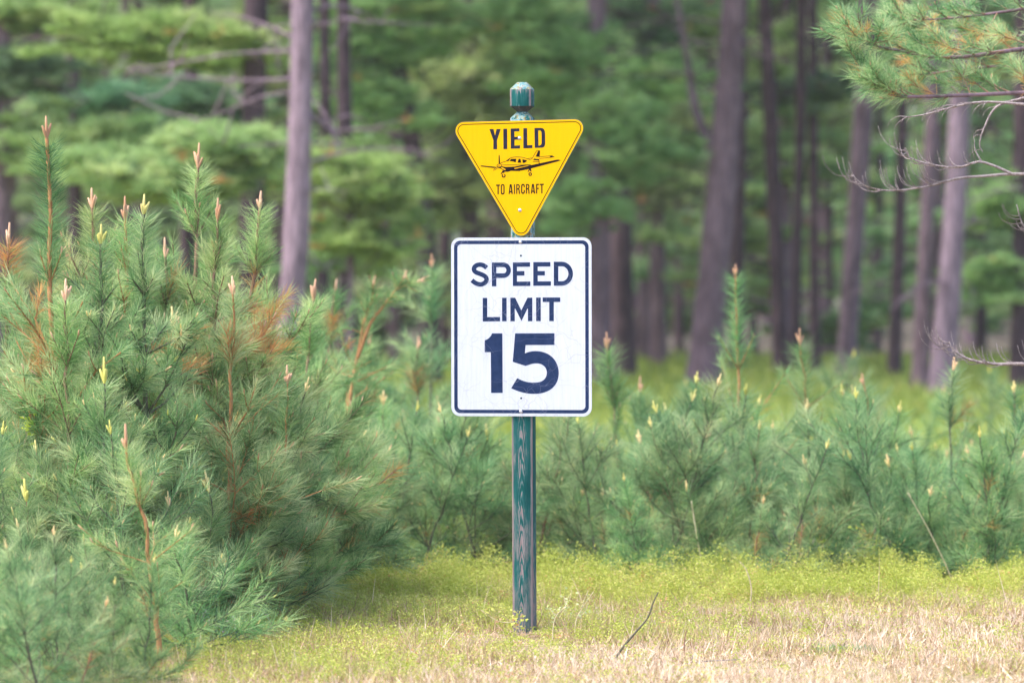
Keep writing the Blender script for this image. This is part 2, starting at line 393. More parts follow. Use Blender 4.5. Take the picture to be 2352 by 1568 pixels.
def rrect(w_, h, r, n=10):
    P = []
    for cx, cy, a0 in ((w_/2-r, h/2-r, 0), (-w_/2+r, h/2-r, 90), (-w_/2+r, -h/2+r, 180), (w_/2-r, -h/2+r, 270)):
        for k in range(n+1):
            a = math.radians(a0+90*k/n); P.append((cx+r*math.cos(a), cy+r*math.sin(a)))
    return P
def rtri(side, r, inset=0, n=14):       # point down, centred on the centroid
    h = side*math.sqrt(3)/2; R = h*2/3-2*r; r2 = r-inset; P = []
    for a0 in (30, 150, 270):
        c = (R*math.cos(math.radians(a0)), R*math.sin(math.radians(a0)))
        for k in range(n+1):
            a = math.radians(a0-60+120*k/n); P.append((c[0]+r2*math.cos(a), c[1]+r2*math.sin(a)))
    return P
def shape(name, loops, y, mat, parent, thick=0.0):
    """flat filled shape in the local xz plane facing -y; inner loops are holes"""
    cu = bpy.data.curves.new(name, 'CURVE'); cu.dimensions = '2D'; cu.fill_mode = 'BOTH'
    for lp in loops:
        s = cu.splines.new('POLY'); s.points.add(len(lp)-1); s.use_cyclic_u = True
        for q, (a, c) in zip(s.points, lp): q.co = (a, c, 0, 1)
    cu.extrude = thick/2
    tmp = bpy.data.objects.new('tmp', cu); col.objects.link(tmp)
    bpy.context.view_layer.update()
    me = bpy.data.meshes.new_from_object(tmp); bpy.data.objects.remove(tmp); bpy.data.curves.remove(cu)
    me.name = name
    for v_ in me.vertices: v_.co = Vector((v_.co.x, y-v_.co.z, v_.co.y))
    me.materials.clear(); me.materials.append(mat)
    return link(bpy.data.objects.new(name, me), parent)
def join_meshes(name, obs, parent):
    import bmesh
    bm = bmesh.new()
    for o in obs: bm.from_mesh(o.data)
    me = bpy.data.meshes.new(name); bm.to_mesh(me); bm.free(); me.materials.append(obs[0].data.materials[0])
    for o in obs: bpy.data.objects.remove(o)
    return link(bpy.data.objects.new(name, me), parent)
def bolt(parent, x, z, r=.006):
    b = Buf(); n = 14; prof = [(r*1.25, 0), (r*1.25, .0008), (r, .001), (r*.92, .0026), (r*.6, .0040), (r*.2, .0046)]
    V = [(x+q*math.cos(2*math.pi*k/n), -.0012-dy, z+q*math.sin(2*math.pi*k/n)) for q, dy in prof for k in range(n)]
    V.append((x, -.0059, z))
    Q = [(i*n+j, (i+1)*n+j, (i+1)*n+(j+1) % n, i*n+(j+1) % n) for i in range(len(prof)-1) for j in range(n)]
    e = (len(prof)-1)*n
    b.add(V, [(e+j, len(V)-1, e+(j+1) % n) for j in range(n)], Q)
    b.build('bolt', M['bolt_metal'], parent, smooth=True)
def stroke(P, w_, closed=False):
    P = np.asarray(P, float)
    T_ = np.gradient(P, axis=0) if not closed else (np.roll(P, -1, 0)-np.roll(P, 1, 0))
    T_ /= np.maximum(1e-9, np.linalg.norm(T_, axis=1))[:, None]
    Nn = np.stack([-T_[:, 1], T_[:, 0]], 1)*(w_/2)
    if closed: return [list(map(tuple, P+Nn)), list(map(tuple, P-Nn))]
    return [list(map(tuple, np.concatenate([P+Nn, (P-Nn)[::-1]])))]
def arc(cx, cy, rx, ry, a0, a1, n=14):
    return [(cx+rx*math.cos(math.radians(a0+(a1-a0)*k/n)), cy+ry*math.sin(math.radians(a0+(a1-a0)*k/n))) for k in range(n+1)]
def circ(cx, cy, r, n=20): return arc(cx, cy, r, r, 0, 360*(n-1)/n, n-1)
CY = math.cos(YAW)
def placer(cx, cy, roll):              # photo pixel (3072 wide) -> sign plane metres
    c, s = math.cos(-roll), math.sin(-roll)
    def f(ox, oy, scl, loops):
        out = []
        for lp in loops:
            q = []
            for x, y in lp:
                u = (ox+x/scl-cx)/703.3/CY; v_ = (cy-(oy+y/scl))/703.3
                q.append((u*c-v_*s, u*s+v_*c))
            out.append(q)
        return out
    return f

# --- speed sign
fx, fy = 1564.0, 980.3
sp_root = empty('speed_limit_sign', ((fx-1536)/703.3, 0, CAMZ+(810-fy)/703.3))
sp_root.rotation_euler = (0, math.radians(-.10), YAW)
tag(sp_root, 'white rectangular SPEED LIMIT 15 sign with navy border, bolted to the teal post', 'road sign')
RW, RH = .6096, .762
shape('panel', [rrect(RW, RH, .038)], 0, M['sheet_metal'], sp_root, .002)
shape('face_sheet', [rrect(RW-.0012, RH-.0012, .0375)], -.0013, M['white_sheeting'], sp_root)
shape('border', [rrect(RW-.0256, RH-.0256, .027), rrect(RW-.0556, RH-.0556, .0165)], -.0016, M['white_ink'], sp_root)
f = placer(fx, fy, 0)
S = stroke(smooth_line([(945, 810), (900, 770), (845, 742), (785, 733), (725, 742), (668, 778), (643, 830), (658, 882), (705, 918), (790, 950), (870, 985), (922, 1028), (941, 1080), (922, 1135), (870, 1178), (800, 1197), (730, 1186), (660, 1153), (595, 1100)], 4), 107)
Pl = [[(1065, 683), (1340, 683)]+arc(1340, 865, 175, 182, -90, 90)+[(1172, 1047), (1172, 1243), (1065, 1243)],
      [(1172, 792), (1345, 792)]+arc(1345, 864.5, 63, 72.5, -90, 90)+[(1172, 937)]]
E1 = [[(-165, 683), (240, 680), (240, 783), (-67, 786), (-67, 885), (108, 885), (108, 990), (-67, 992), (-67, 1132), (247, 1130), (247, 1235), (-165, 1237)]]
E2 = [[(315, 676), (718, 675), (718, 780), (420, 780), (420, 885), (588, 885), (588, 990), (420, 990), (420, 1127), (730, 1127), (730, 1230), (315, 1232)]]
Dl = [[(797, 668), (985, 668)]+arc(985, 950, 263, 282, -90, 90)+[(797, 1232)], [(903, 775), (985, 775)]+arc(985, 950, 155, 175, -90, 90)+[(903, 1125)]]
A_ = f(1340, 700, 7.841, S)+f(1340, 700, 7.841, Pl)
B_ = f(1560, 700, 7.841, E1+E2+Dl)
shape('lettering', A_+B_, -.0017, M['white_ink'], sp_root)
LM = [[(355, 97), (455, 97), (455, 520), (738, 517), (738, 613), (355, 617)], [(782, 95), (883, 95), (883, 612), (782, 612)],
      [(965, 93), (1072, 93), (1207, 372), (1345, 93), (1450, 93), (1450, 612), (1352, 612), (1352, 335), (1342, 335), (1210, 607), (1076, 338), (1063, 338), (1063, 612), (965, 612)],
      [(1533, 90), (1635, 90), (1635, 610), (1533, 610)],
      [(1677, 88), (2065, 88), (2065, 188), (1922, 188), (1922, 610), (1822, 610), (1822, 188), (1677, 188)]]
shape('lettering', f(1400, 880, 7.35, LM), -.0017, M['white_ink'], sp_root)
one = [[(365, 258), (570, 258), (574, 1425), (347, 1425), (342, 627), (222, 627), (222, 393), (262, 380), (300, 357), (335, 320), (355, 285)]]
up_ = smooth_line([(1010, 650), (1080, 624), (1160, 608), (1240, 604), (1360, 622), (1480, 672), (1580, 760), (1648, 885), (1673, 1025), (1652, 1170), (1585, 1290), (1480, 1375), (1350, 1425), (1200, 1442), (1050, 1432), (900, 1398), (740, 1335)], 4)
lo_ = smooth_line([(858, 1135), (960, 1182), (1080, 1215), (1200, 1222), (1310, 1206), (1390, 1158), (1432, 1080), (1437, 1000), (1405, 920), (1330, 862), (1240, 845), (1150, 855), (1025, 895)], 4)
five = [[(820, 258), (1590, 256), (1590, 485), (1025, 487)]+list(map(tuple, up_))+list(map(tuple, lo_))+[(772, 815)]]
shape('lettering', f(1420, 960, 6.532, one+five), -.0017, M['white_ink'], sp_root)
for x, y in ((1561.8, 725.9), (1562.2, 1234.2)): bolt(sp_root, (x-fx)/703.3/CY, (fy-y)/703.3)
for x, y in ((1563.3, 766.9), (1563.3, 1194)):
    shape('bolt_hole', f(0, 0, 1, [circ(x, y, 3.0)]), -.0018, M['hole_dark'], sp_root)

# --- yield sign
ROLL = math.radians(1.1)
yx, yy = 1559.6, 486.2
yr = empty('yield_sign', ((yx-1536)/703.3, -.002, CAMZ+(810-yy)/703.3))
yr.rotation_euler = (0, -ROLL, YAW)
tag(yr, 'yellow triangular YIELD TO AIRCRAFT sign with a small aeroplane drawing, above the white sign', 'road sign')
shape('panel', [rtri(.6096, .038)], 0, M['sheet_metal'], yr, .002)
shape('face_sheet', [rtri(.6096, .038, .0004)], -.0013, M['yellow_sheeting'], yr)
shape('border', [rtri(.6096, .038, .0086), rtri(.6096, .038, .0122)], -.0016, M['brown_ink'], yr)
g = placer(yx, yy, ROLL)
YI = [[(255, 155), (368, 155), (408, 335), (452, 155), (565, 155), (463, 465), (467, 705), (362, 705), (365, 465)],
      [(632, 150), (738, 148), (742, 700), (637, 702)],
      [(833, 145), (1070, 140), (1072, 222), (935, 225), (937, 372), (1062, 365), (1062, 448), (938, 450), (938, 608), (1090, 600), (1090, 685), (838, 692)],
      [(1177, 138), (1280, 135), (1283, 600), (1425, 592), (1423, 678), (1178, 685)],
      [(1478, 132), (1650, 130), (1700, 140), (1738, 170), (1760, 220), (1768, 290), (1770, 560), (1755, 620), (1730, 650), (1690, 667), (1487, 672)],
      [(1582, 200), (1630, 200), (1655, 215), (1668, 250), (1672, 300), (1672, 540), (1660, 580), (1625, 605), (1588, 610)]]
shape('lettering', g(1440, 370, 9.046, YI), -.0017, M['black_ink'], yr)
def cap(x0, x1, y0, y1, r): return arc(x1-r, y0+r, r, r, -90, 0, 5)+arc(x1-r, y1-r, r, r, 0, 90, 5)+arc(x0+r, y1-r, r, r, 90, 180, 5)+arc(x0+r, y0+r, r, r, 180, 270, 5)
def mv(lps, dx, dy): return [[(x+dx, y+dy) for x, y in lp] for lp in lps]
gA = [[(777, 168), (850, 168), (900, 550), (845, 550), (836, 485), (786, 485), (778, 552), (730, 552)], [(812, 245), (832, 432), (792, 432)]]
gR = [[(1030, 167), (1110, 165), (1150, 180), (1172, 230), (1172, 290), (1145, 350), (1165, 395), (1178, 548), (1130, 548), (1122, 400), (1105, 378), (1075, 378), (1075, 548), (1030, 548)],
      [(1075, 212), (1105, 212), (1125, 235), (1125, 295), (1105, 325), (1075, 330)]]
gC = [[(1370, 285), (1370, 230), (1352, 178), (1325, 157), (1297, 150), (1268, 157), (1240, 178), (1222, 225), (1222, 480), (1240, 525), (1268, 545), (1297, 552), (1325, 545), (1352, 525), (1370, 475), (1370, 395), (1322, 395), (1322, 470), (1297, 502), (1270, 470), (1270, 235), (1297, 202), (1322, 235), (1322, 285)]]
TA = [[(238, 180), (397, 177), (397, 232), (343, 233), (345, 562), (297, 562), (297, 234), (238, 235)], cap(425, 575, 162, 572, 72), cap(468, 530, 212, 515, 30)]
TA += gA+[[(937, 167), (980, 167), (980, 550), (937, 550)]]+gR+gC+mv(gR, 378, -5)+mv(gA, 872, -12)
TA += [[(1808, 155), (1920, 153), (1920, 205), (1855, 207), (1855, 310), (1917, 308), (1917, 360), (1855, 362), (1855, 537), (1808, 537)],
       [(1950, 155), (2115, 150), (2115, 203), (2058, 205), (2060, 532), (2012, 533), (2010, 207), (1950, 208)]]
shape('lettering', g(1470, 540, 13.067, TA), -.0017, M['brown_ink'], yr)
pl = []
def ink(loops):
    pl.append(shape('ink', g(1430, 440, 8.711, loops), -.0017-.00002*len(pl), M['brown_ink'], None))
ink([[(560, 535), (650, 512), (760, 532), (1000, 522), (1150, 492), (1400, 470), (1430, 485), (1640, 440), (2080, 348), (2130, 343), (2215, 362), (2130, 388), (1640, 518), (1420, 574), (1350, 590), (1180, 627), (1050, 639), (900, 634), (820, 660), (720, 657), (690, 615), (620, 570), (560, 555)],
     [(640, 532), (690, 550), (765, 595), (745, 615), (690, 592), (640, 562)], [(980, 563), (1180, 525), (1300, 500), (1400, 478), (1330, 510), (1000, 587)]])
ink([[(575, 240), (588, 205), (603, 240), (614, 420), (622, 450), (576, 440)]])
ink([[(100, 495), (130, 489), (480, 525), (535, 540), (440, 557), (110, 517)]])
ink(stroke([(527, 490), (560, 465), (600, 447), (640, 465), (653, 500), (632, 542), (580, 538), (540, 512)], 15, True))
ink(stroke([(560, 497), (612, 507)], 11))
ink(stroke([(550, 522), (500, 553), (455, 588), (438, 626), (485, 606), (560, 550)], 13, True))
ink(stroke(smooth_line([(620, 440), (690, 405), (760, 385), (830, 335), (900, 292), (980, 276), (1080, 272), (1180, 280), (1270, 302), (1330, 325), (1390, 340), (1440, 325)], 3), 14))
ink([[(756, 390), (830, 335), (885, 303), (868, 332), (828, 380)]])
ink([[(860, 378), (900, 322), (1040, 318), (1022, 415), (960, 390)]])
ink([[(1100, 322), (1150, 322), (1165, 425), (1068, 420)]])
ink([[(1195, 328), (1320, 362), (1300, 395), (1250, 425), (1205, 430)]])
ink(stroke([(645, 482), (900, 480), (1200, 480), (1400, 472)], 13))
ink(stroke(smooth_line([(1440, 328), (1480, 265), (1565, 118), (1605, 104), (1655, 116)], 3), 13))
ink([[(1602, 122), (1660, 110), (1645, 272), (1540, 265), (1562, 222)]])
ink([[(1530, 285), (1475, 355), (1620, 365), (1642, 330), (1545, 320), (1510, 312)]])
ink(stroke([(1640, 272), (1880, 250), (1970, 242), (2035, 268), (1940, 287), (1640, 318)], 12))
ink([[(1900, 252), (1970, 238), (2040, 268), (1930, 284)]])
ink(stroke([(1330, 318), (1440, 294), (1448, 310)], 10))
ink(stroke([(1465, 393), (1540, 396), (1622, 402)], 14)); ink(stroke([(1628, 330), (1635, 450)], 16))
ink([[(680, 620), (735, 650), (722, 690), (685, 682), (650, 717), (622, 714), (660, 660)]])
ink(stroke(arc(707, 760, 38, 38, -60, 240, 14), 30)); ink(stroke([(1300, 590), (1303, 612)], 12)); ink(stroke([(1125, 630), (1100, 655)], 14))
ink([[(1360, 565), (1420, 570), (1438, 655), (1405, 648), (1388, 605), (1352, 668), (1330, 662), (1365, 600)]])
ink(stroke(circ(1402, 722, 34), 26, True))
join_meshes('aeroplane_drawing', pl, yr)
for x, y in ((1558.6, 414.8), (1559.8, 630.7)):
    (u, v_), = g(0, 0, 1, [[(x, y)]])[0]; bolt(yr, u, v_)

# ------------------------------------------------------------------ small pines
UP = np.array([0, 0, 1.])
class Plant: 
    def __init__(s): s.shoots = []; s.tips = []; s.wood = []
def grow(o, p, d, years, L, rng, r, lat=.72, curl=.22, age0=0):
    pts = [p]
    for k in range(years):
        ln = L*(.87**k)*rng.uniform(.8, 1.15); q = p+d*ln; age = years-1-k
        o.shoots.append((p, q, age))
        if k < years-1:
            sidev = np.cross(d, UP); sidev = nrm(sidev+rng.normal(size=3)*.15)
            for sgn in (-1, 1):
                if rng.random() < lat:
                    grow(o, q, nrm(d*.75+sidev*sgn*.62+UP*rng.uniform(-.05, .25)), years-1-k, L*.68*(.87**k), rng, r*.6, lat, curl)
        pts.append(q); p = q; d = nrm(d+UP*curl*rng.uniform(.1, 1.6)+rng.normal(size=3)*.16)
    o.tips.append((p, d, 0)); o.wood.append((np.array(pts), r))
def sapling_skel(base, tip, n_wh, leader, brL, rng, nb=5, maxy=4, lat=.72, bow=(0, 0), top_thin=False, stem_r=None, basal=False):
    o = Plant(); base = np.asarray(base, float); tip = np.asarray(tip, float); H = np.linalg.norm(tip-base)
    mid = (base+tip)/2+np.array([bow[0], bow[1], 0])
    ts = np.linspace(0, 1, 14)[:, None]
    line = (1-ts)**2*base+2*ts*(1-ts)*mid+ts**2*tip
    line[1:-1] += rng.normal(size=(12, 3))*.006
    def at_(s): 
        x = s*13; i = min(12, int(x)); return line[i]+(line[i+1]-line[i])*(x-i)
    o.wood.append((line, stem_r or max(.006, H*.0095)))
    s = H; step = leader; j = 0
    o.shoots.append((at_(1-leader*.5/H), at_(1-leader*.06/H), -1)); o.shoots.append((at_(1-leader/H), at_(1-leader*.5/H), -1))
    o.tips.append((tip, nrm(tip-line[-2]), 1))
    if basal:
        for k in range(6):
            a = k*1.047+rng.normal()*.3; e = math.radians(14+rng.normal()*5)
            grow(o, at_(min(.9, .05/H)), np.array([math.cos(a)*math.cos(e), math.sin(a)*math.cos(e), math.sin(e)]), 2+int(rng.random() < .5), brL*.9, rng, H*.003, lat)
    while j < n_wh:
        j += 1; s -= step; step = min(leader*1.0, .34)*rng.uniform(.75, 1.1)
        if s < .03: break
        q = at_(s/H)
        if s-step > 0 and j <= 2: o.shoots.append((at_((s-step)/H), q, j))
        elev = math.radians([0, 58, 46, 38, 30, 22, 15, 8, 2][min(j, 8)]+rng.normal()*5)
        a0 = rng.random()*6.28
        sc_ = (.85, 1, 1)[min(j, 3)-1] if top_thin else 1.
        for k in range(nb if not top_thin or j > 1 else nb-1):
            if rng.random() < .16: continue
            a = a0+k*6.283/nb+rng.normal()*.35; e = elev+rng.normal()*.2
            d = np.array([math.cos(a)*math.cos(e), math.sin(a)*math.cos(e), math.sin(e)])
            yrs = min(j, maxy); extra = (j-yrs)*brL*.6; p0 = q
            if extra > 0:
                p1 = q+d*extra; o.wood.append((np.array([q, p1]), H*.004)); p0 = p1
            grow(o, p0, d, yrs, brL*sc_*rng.uniform(.65, 1.25), rng, H*.0035, lat)
    return o
def flesh(o, rng, dens=420, nl=.095, nw=.0019, spread=(28, 62), dead=.015, two=True, candle=1.0, wood_n=5, ageden=(1.0, .75, .18), clumps=()):
    nb_, wb, cb, lc = Buf(), Buf(), Buf(), Buf()
    for pts, r in o.wood:
        n = len(pts); tube(wb, pts, np.linspace(r, max(.0016, r*.4), n), wood_n, cap=False)
    P, Q, cnt, vv, ld_ = [], [], [], [], []
    for p, q, age in o.shoots:
        lead = age < 0; a = max(0, age)
        dd = ageden[a] if a < len(ageden) else 0
        n = int(np.linalg.norm(q-p)*dens*dd*(2.7 if lead else 1))
        if n < 1: continue
        ld_.append(bool(lead)); P.append(p); Q.append(q); cnt.append(n); vv.append(.57+rng.normal()*.19-.16*a)  # older needles darker; youngest lifted, a top-lit look put into the colour
    P = np.array(P); Q = np.array(Q); cnt = np.array(cnt)
    idx = np.repeat(np.arange(len(P)), cnt); n = len(idx)
    dclump = np.zeros(len(P), bool)
    for c_, rad_ in clumps: dclump |= np.linalg.norm((P+Q)/2-np.asarray(c_), axis=1) < rad_
    t = rng.random(n)**.85
    ax = (Q-P)/np.maximum(1e-6, np.linalg.norm(Q-P, axis=1))[:, None]; a = ax[idx]
    rad = np.cross(a, rand_unit(rng, n)); rad /= np.maximum(1e-6, np.linalg.norm(rad, axis=1))[:, None]
    th = np.radians(rng.uniform(spread[0], spread[1], n)+rng.normal(size=n)*7)*(1-.35*(t > .85)); th = np.where(np.array(ld_)[idx], np.radians(rng.uniform(48, 82, n)), th)
    dirs = a*np.cos(th)[:, None]+rad*np.sin(th)[:, None]
    var = np.clip(np.array(vv)[idx]+rng.normal(size=n)*.16, 0, .9)
    dd = (rng.random(len(P)) < dead) | dclump; var = np.where(dd[idx] & (rng.random(n) < .8), rng.uniform(.94, 1, n), var)
    bend = a*.22-UP*.06+rng.normal(size=(n, 3))*.09
    needles(nb_, P[idx]+(Q-P)[idx]*t[:, None], dirs, nl*rng.uniform(.7, 1.12, n)*np.where(np.array(ld_)[idx], 1.3, 1), nw, var, rng, bend, two)
    for p, d, lead in o.tips:
        if candle <= 0: break
        if not lead and rng.random() > .5: continue
        L = (.105 if lead else .032)*candle*rng.uniform(.75, 1.25); r = (.0072 if lead else .0036)*min(1.3, candle)
        d = nrm(d+UP*.35); v0 = rng.random()
        for k in range((5 if lead else rng.integers(1, 3))):
            dk = d if k == 0 else nrm(d+rand_unit(rng, 1)[0]*(.42 if lead else .3))
            lk = L if k == 0 else L*rng.uniform(.4, .75)
            pts = np.array([p, p+dk*lk*.45, p+dk*lk*.9]); tube(lc if lead else cb, pts, [r*.8, r, r*.55], 5, np.clip(v0+rng.normal()*.15, 0, 1))
    return nb_, wb, cb, lc
def make_sapling(name, label, cat, base, tip, n_wh, leader, brL, seed, mat='white_pine', stem='stem_dark', bud='bud_yellow', group=None, nb=5, maxy=4, lat=.72, bow=(0, 0), top_thin=False, stem_r=None, basal=False, **kw):
    rng = np.random.default_rng(seed)
    o = sapling_skel(base, tip, n_wh, leader, brL, rng, nb, maxy, lat, bow, top_thin, stem_r, basal)
    nb_, wb, cb, lc = flesh(o, rng, **kw); nb_.absorb(cb, M[bud])
    root = empty(name, tuple(base)); tag(root, label, cat, group)
    wb.build('stem', M[stem], root, base, smooth=True); nb_.build('foliage', M[mat], root, base)
    if lc.n: lc.build('bud_cluster', M[bud], root, base, smooth=True)
    return root
def copy_thing(src, loc, rz, s, label=None):
    r = src.copy(); col.objects.link(r); r.location = loc; r.rotation_euler = (0, 0, rz); r.scale = (s, s, s)
    if label: r['label'] = label
    for ch in list(src.children):
        c = ch.copy(); col.objects.link(c); c.parent = r
    return r

OR, BR, DK = 'stem_orange', 'stem_brown', 'stem_dark'
TN, YL = 'bud_tan', 'bud_yellow'
WP, PP = 'white_pine', 'pitch_pine'
# (tip px, tip py, distance, base px, whorls, leader m, branch m, seed, needles, stem, bud, label)
LEFT = [
 (650, 800, 1.10, 650, 5, .22, .20, 105, PP, BR, TN, 'bushy pine sapling beside the orange dead clump at the right of the left thicket'),
 (730, 900, 1.12, 725, 5, .22, .20, 106, WP, BR, YL, 'pine sapling with yellow buds filling the right flank of the left thicket'),
 (380, 590, 1.05, 380, 5, .22, .20, 108, WP, BR, TN, 'pine sapling just below and right of the yellow-tipped leader'),
 (160, 600, 1.06, 170, 5, .22, .20, 109, PP, BR, TN, 'pine sapling behind the tall orange leader on its right side'),
 (500, 505, 1.05, 470, 6, .24, .17, 101, PP, BR, TN, 'pine sapling with paired tan candles left of the right shoulder of the left thicket'),
 (288, 505, 1.04, 300, 6, .24, .17, 102, PP, OR, TN, 'pine sapling with an orange top just left of the yellow-tipped leader'),
 (232, 560, 1.0, 225, 5, .26, .17, 103, WP, DK, YL, 'yellow-tipped pine sapling just right of the tall orange leader'),
 (720, 690, 1.15, 640, 5, .28, .20, 104, PP, BR, TN, 'pine sapling behind the right shoulder, arching out towards the right'),
 (150, 690, .985, 170, 5, .28, .19, 24, PP, BR, TN, 'pine sapling with tan buds right in front of the tall orange leader'),
 (240, 880, .975, 250, 4, .24, .18, 25, WP, DK, YL, 'low pine sapling in the front left of the thicket above the bare orange-brown trunk'),
 (780, 1120, 1.12, 790, 4, .20, .17, 26, WP, DK, YL, 'lowest soft green pine at the right tip of the left thicket'),
 (600, 1180, 1.03, 610, 4, .22, .17, 27, WP, DK, YL, 'low dark pine at the front right foot of the left thicket'),
 (108, 318, 1.00, 150, 8, .62, .20, 11, WP, OR, TN, 'tallest pine sapling at the far left, orange leader ringed with needles'),
 (330, 492, 1.00, 340, 7, .34, .20, 12, WP, DK, YL, 'left thicket sapling whose grey leader ends in a bright yellow bud cluster'),
 (455, 385, 1.08, 420, 8, .32, .20, 13, PP, BR, TN, 'bushy pine sapling with the highest tip in the middle of the left thicket'),
 (597, 478, 1.09, 520, 7, .30, .19, 14, PP, BR, TN, 'pine sapling at the right shoulder of the left thicket with tall tan candles'),
 (212, 478, 1.05, 235, 7, .26, .19, 15, PP, BR, TN, 'pine sapling between the tall orange leader and the yellow-tipped one'),
 (535, 675, 1.01, 520, 6, .30, .19, 16, WP, OR, TN, 'pine sapling with an orange stem in front of the right half of the left thicket'),
 (20, 560, 1.06, -20, 7, .34, .20, 17, PP, BR, TN, 'pine sapling cut by the left edge of the picture beside the tall orange leader'),
 (660, 880, 1.03, 640, 5, .26, .19, 18, WP, OR, TN, 'lower pine sapling at the right end of the left thicket, orange side shoot rising right'),
 (720, 1010, 1.10, 710, 4, .24, .18, 19, WP, DK, YL, 'soft green pine sapling on the lower right flank of the left thicket'),
 (60, 1150, .95, 60, 4, .24, .19, 21, WP, BR, YL, 'low pine in the bottom left corner in front of the thicket'),
 (480, 1130, .99, 500, 4, .24, .17, 22, WP, DK, YL, 'dark blue-green young pine low in the front of the left thicket'),
 (400, 760, 1.02, 420, 5, .30, .19, 23, WP, DK, YL, 'dense pine sapling in the centre of the left thicket with small yellow buds'),
]
for tx, ty, d, bx, nw_, ld, bl, sd, mt, st, bd, lb in LEFT:
    make_sapling('pine_sapling', lb, 'pine sapling', G(bx, d), W(tx, ty, d), nw_, ld, bl, sd, mt, st, bd, group='pine saplings left of the signs',
                 dens=600, lat=.76, nl=.086, nw=.0021, maxy=4, nb=6 if nw_ > 5 else 5, top_thin=True,
                 clumps=[(W(100, 862, d), .11), (W(60, 1040, d), .09), (W(600, 760, d), .14), (W(460, 850, d), .10)], dead=.025)
MID = [
 (690, 760, 1.22, 700, 6, .26, .22, 51, 'mid_pine', BR, TN, 'dense pine directly behind the right shoulder of the left thicket'),
 (850, 790, 1.42, 850, 6, .28, .24, 52, 'mid_pine', BR, TN, 'blurred dense pine behind the one with the leaning orange stem'),
 (960, 800, 1.34, 960, 6, .26, .22, 53, 'seedling', BR, TN, 'blurred bushy pine beside the lower left corner of the white sign'),
 (770, 668, 1.30, 690, 6, .30, .24, 32, 'mid_pine', BR, TN, 'blurred pine behind the left thicket reaching towards the forked one'),
 (992, 612, 1.42, 985, 6, .34, .20, 33, 'seedling', DK, TN, 'thin dark-tipped young pine just left of the white sign'),
 (880, 930, 1.26, 870, 5, .26, .20, 34, 'mid_pine', BR, YL, 'bushy low pine left of the signpost foot in the middle distance'),
 (1010, 980, 1.28, 1010, 5, .24, .20, 35, 'mid_pine', BR, TN, 'low pine directly below the left edge of the white sign'),
 (1120, 1010, 1.28, 1120, 4, .24, .20, 36, 'mid_pine', BR, YL, 'low pine hugging the left side of the signpost behind it'),
 (1270, 960, 1.30, 1280, 5, .24, .20, 37, 'seedling', BR, YL, 'low pine hugging the right side of the signpost behind it'),
 (1395, 800, 1.30, 1440, 5, .34, .20, 38, 'mid_pine', BR, TN, 'pine with tan buds just right of the white sign'),
 (1470, 900, 1.34, 1480, 5, .24, .20, 39, 'seedling', DK, TN, 'second pine right of the white sign, blue-green with a pink tip'),
]
for tx, ty, d, bx, nw_, ld, bl, sd, mt, st, bd, lb in MID:
    make_sapling('pine_sapling', lb, 'pine sapling', G(bx, d), W(tx, ty, d), nw_, ld, bl, sd, mt, st, bd, group='pine saplings in the middle distance',
                 dens=420, nl=.10, nw=.0036, two=False, lat=.75, maxy=4, candle=.8)
RIGHT = [
 (1838, 790, 1.30, 1885, 5, .36, .22, 42, 'mid_pine', OR, TN, 'pine sapling with a bright tan candle leaning left, next right of the tallest one', .4),
 (1985, 885, 1.27, 2030, 4, .34, .20, 43, 'seedling', OR, TN, 'slim sapling with a crooked forked orange stem in the right thicket', .4),
 (2190, 850, 1.24, 2180, 5, .30, .18, 44, 'seedling', DK, YL, 'wispy open sapling in front of the two pale trunks on the right', .35),
 (1600, 880, 1.26, 1612, 5, .30, .20, 45, 'seedling', DK, YL, 'blue-green sapling at the left end of the right thicket', .6),
 (2330, 900, 1.24, 2350, 5, .26, .20, 46, 'seedling', BR, YL, 'blue-green sapling at the right edge of the picture', .6),
]
for tx, ty, d, bx, nw_, ld, bl, sd, mt, st, bd, lb, lt in RIGHT:
    make_sapling('pine_sapling', lb, 'pine sapling', G(bx, d), W(tx, ty, d), nw_, ld, bl, sd, mt, st, bd, group='pine saplings right of the signs',
                 dens=420, nl=.095, nw=.003, two=False, lat=lt, nb=4, candle=.75)
make_sapling('pine_sapling', 'small pine in front of the left thicket with a bare orange-brown trunk', 'pine sapling', G(368, .905), W(290, 1030, .905), 5, .22, .13, 20, PP, OR, TN,
             group='pine saplings left of the signs', dens=520, nl=.085, nw=.002, lat=.5, nb=3, maxy=3, stem_r=.013, bow=(.05, 0), dead=0)
make_sapling('pine_sapling', 'tallest sapling right of the signs, orange leader above two upcurved arms', 'pine sapling', G(1706, 1.29), W(1690, 632, 1.29), 3, .52, .25, 41, 'mid_pine', OR, TN,
             group='pine saplings right of the signs', dens=430, nl=.085, nw=.0026, two=False, lat=.45, nb=4, maxy=2, candle=.8, stem_r=.013)
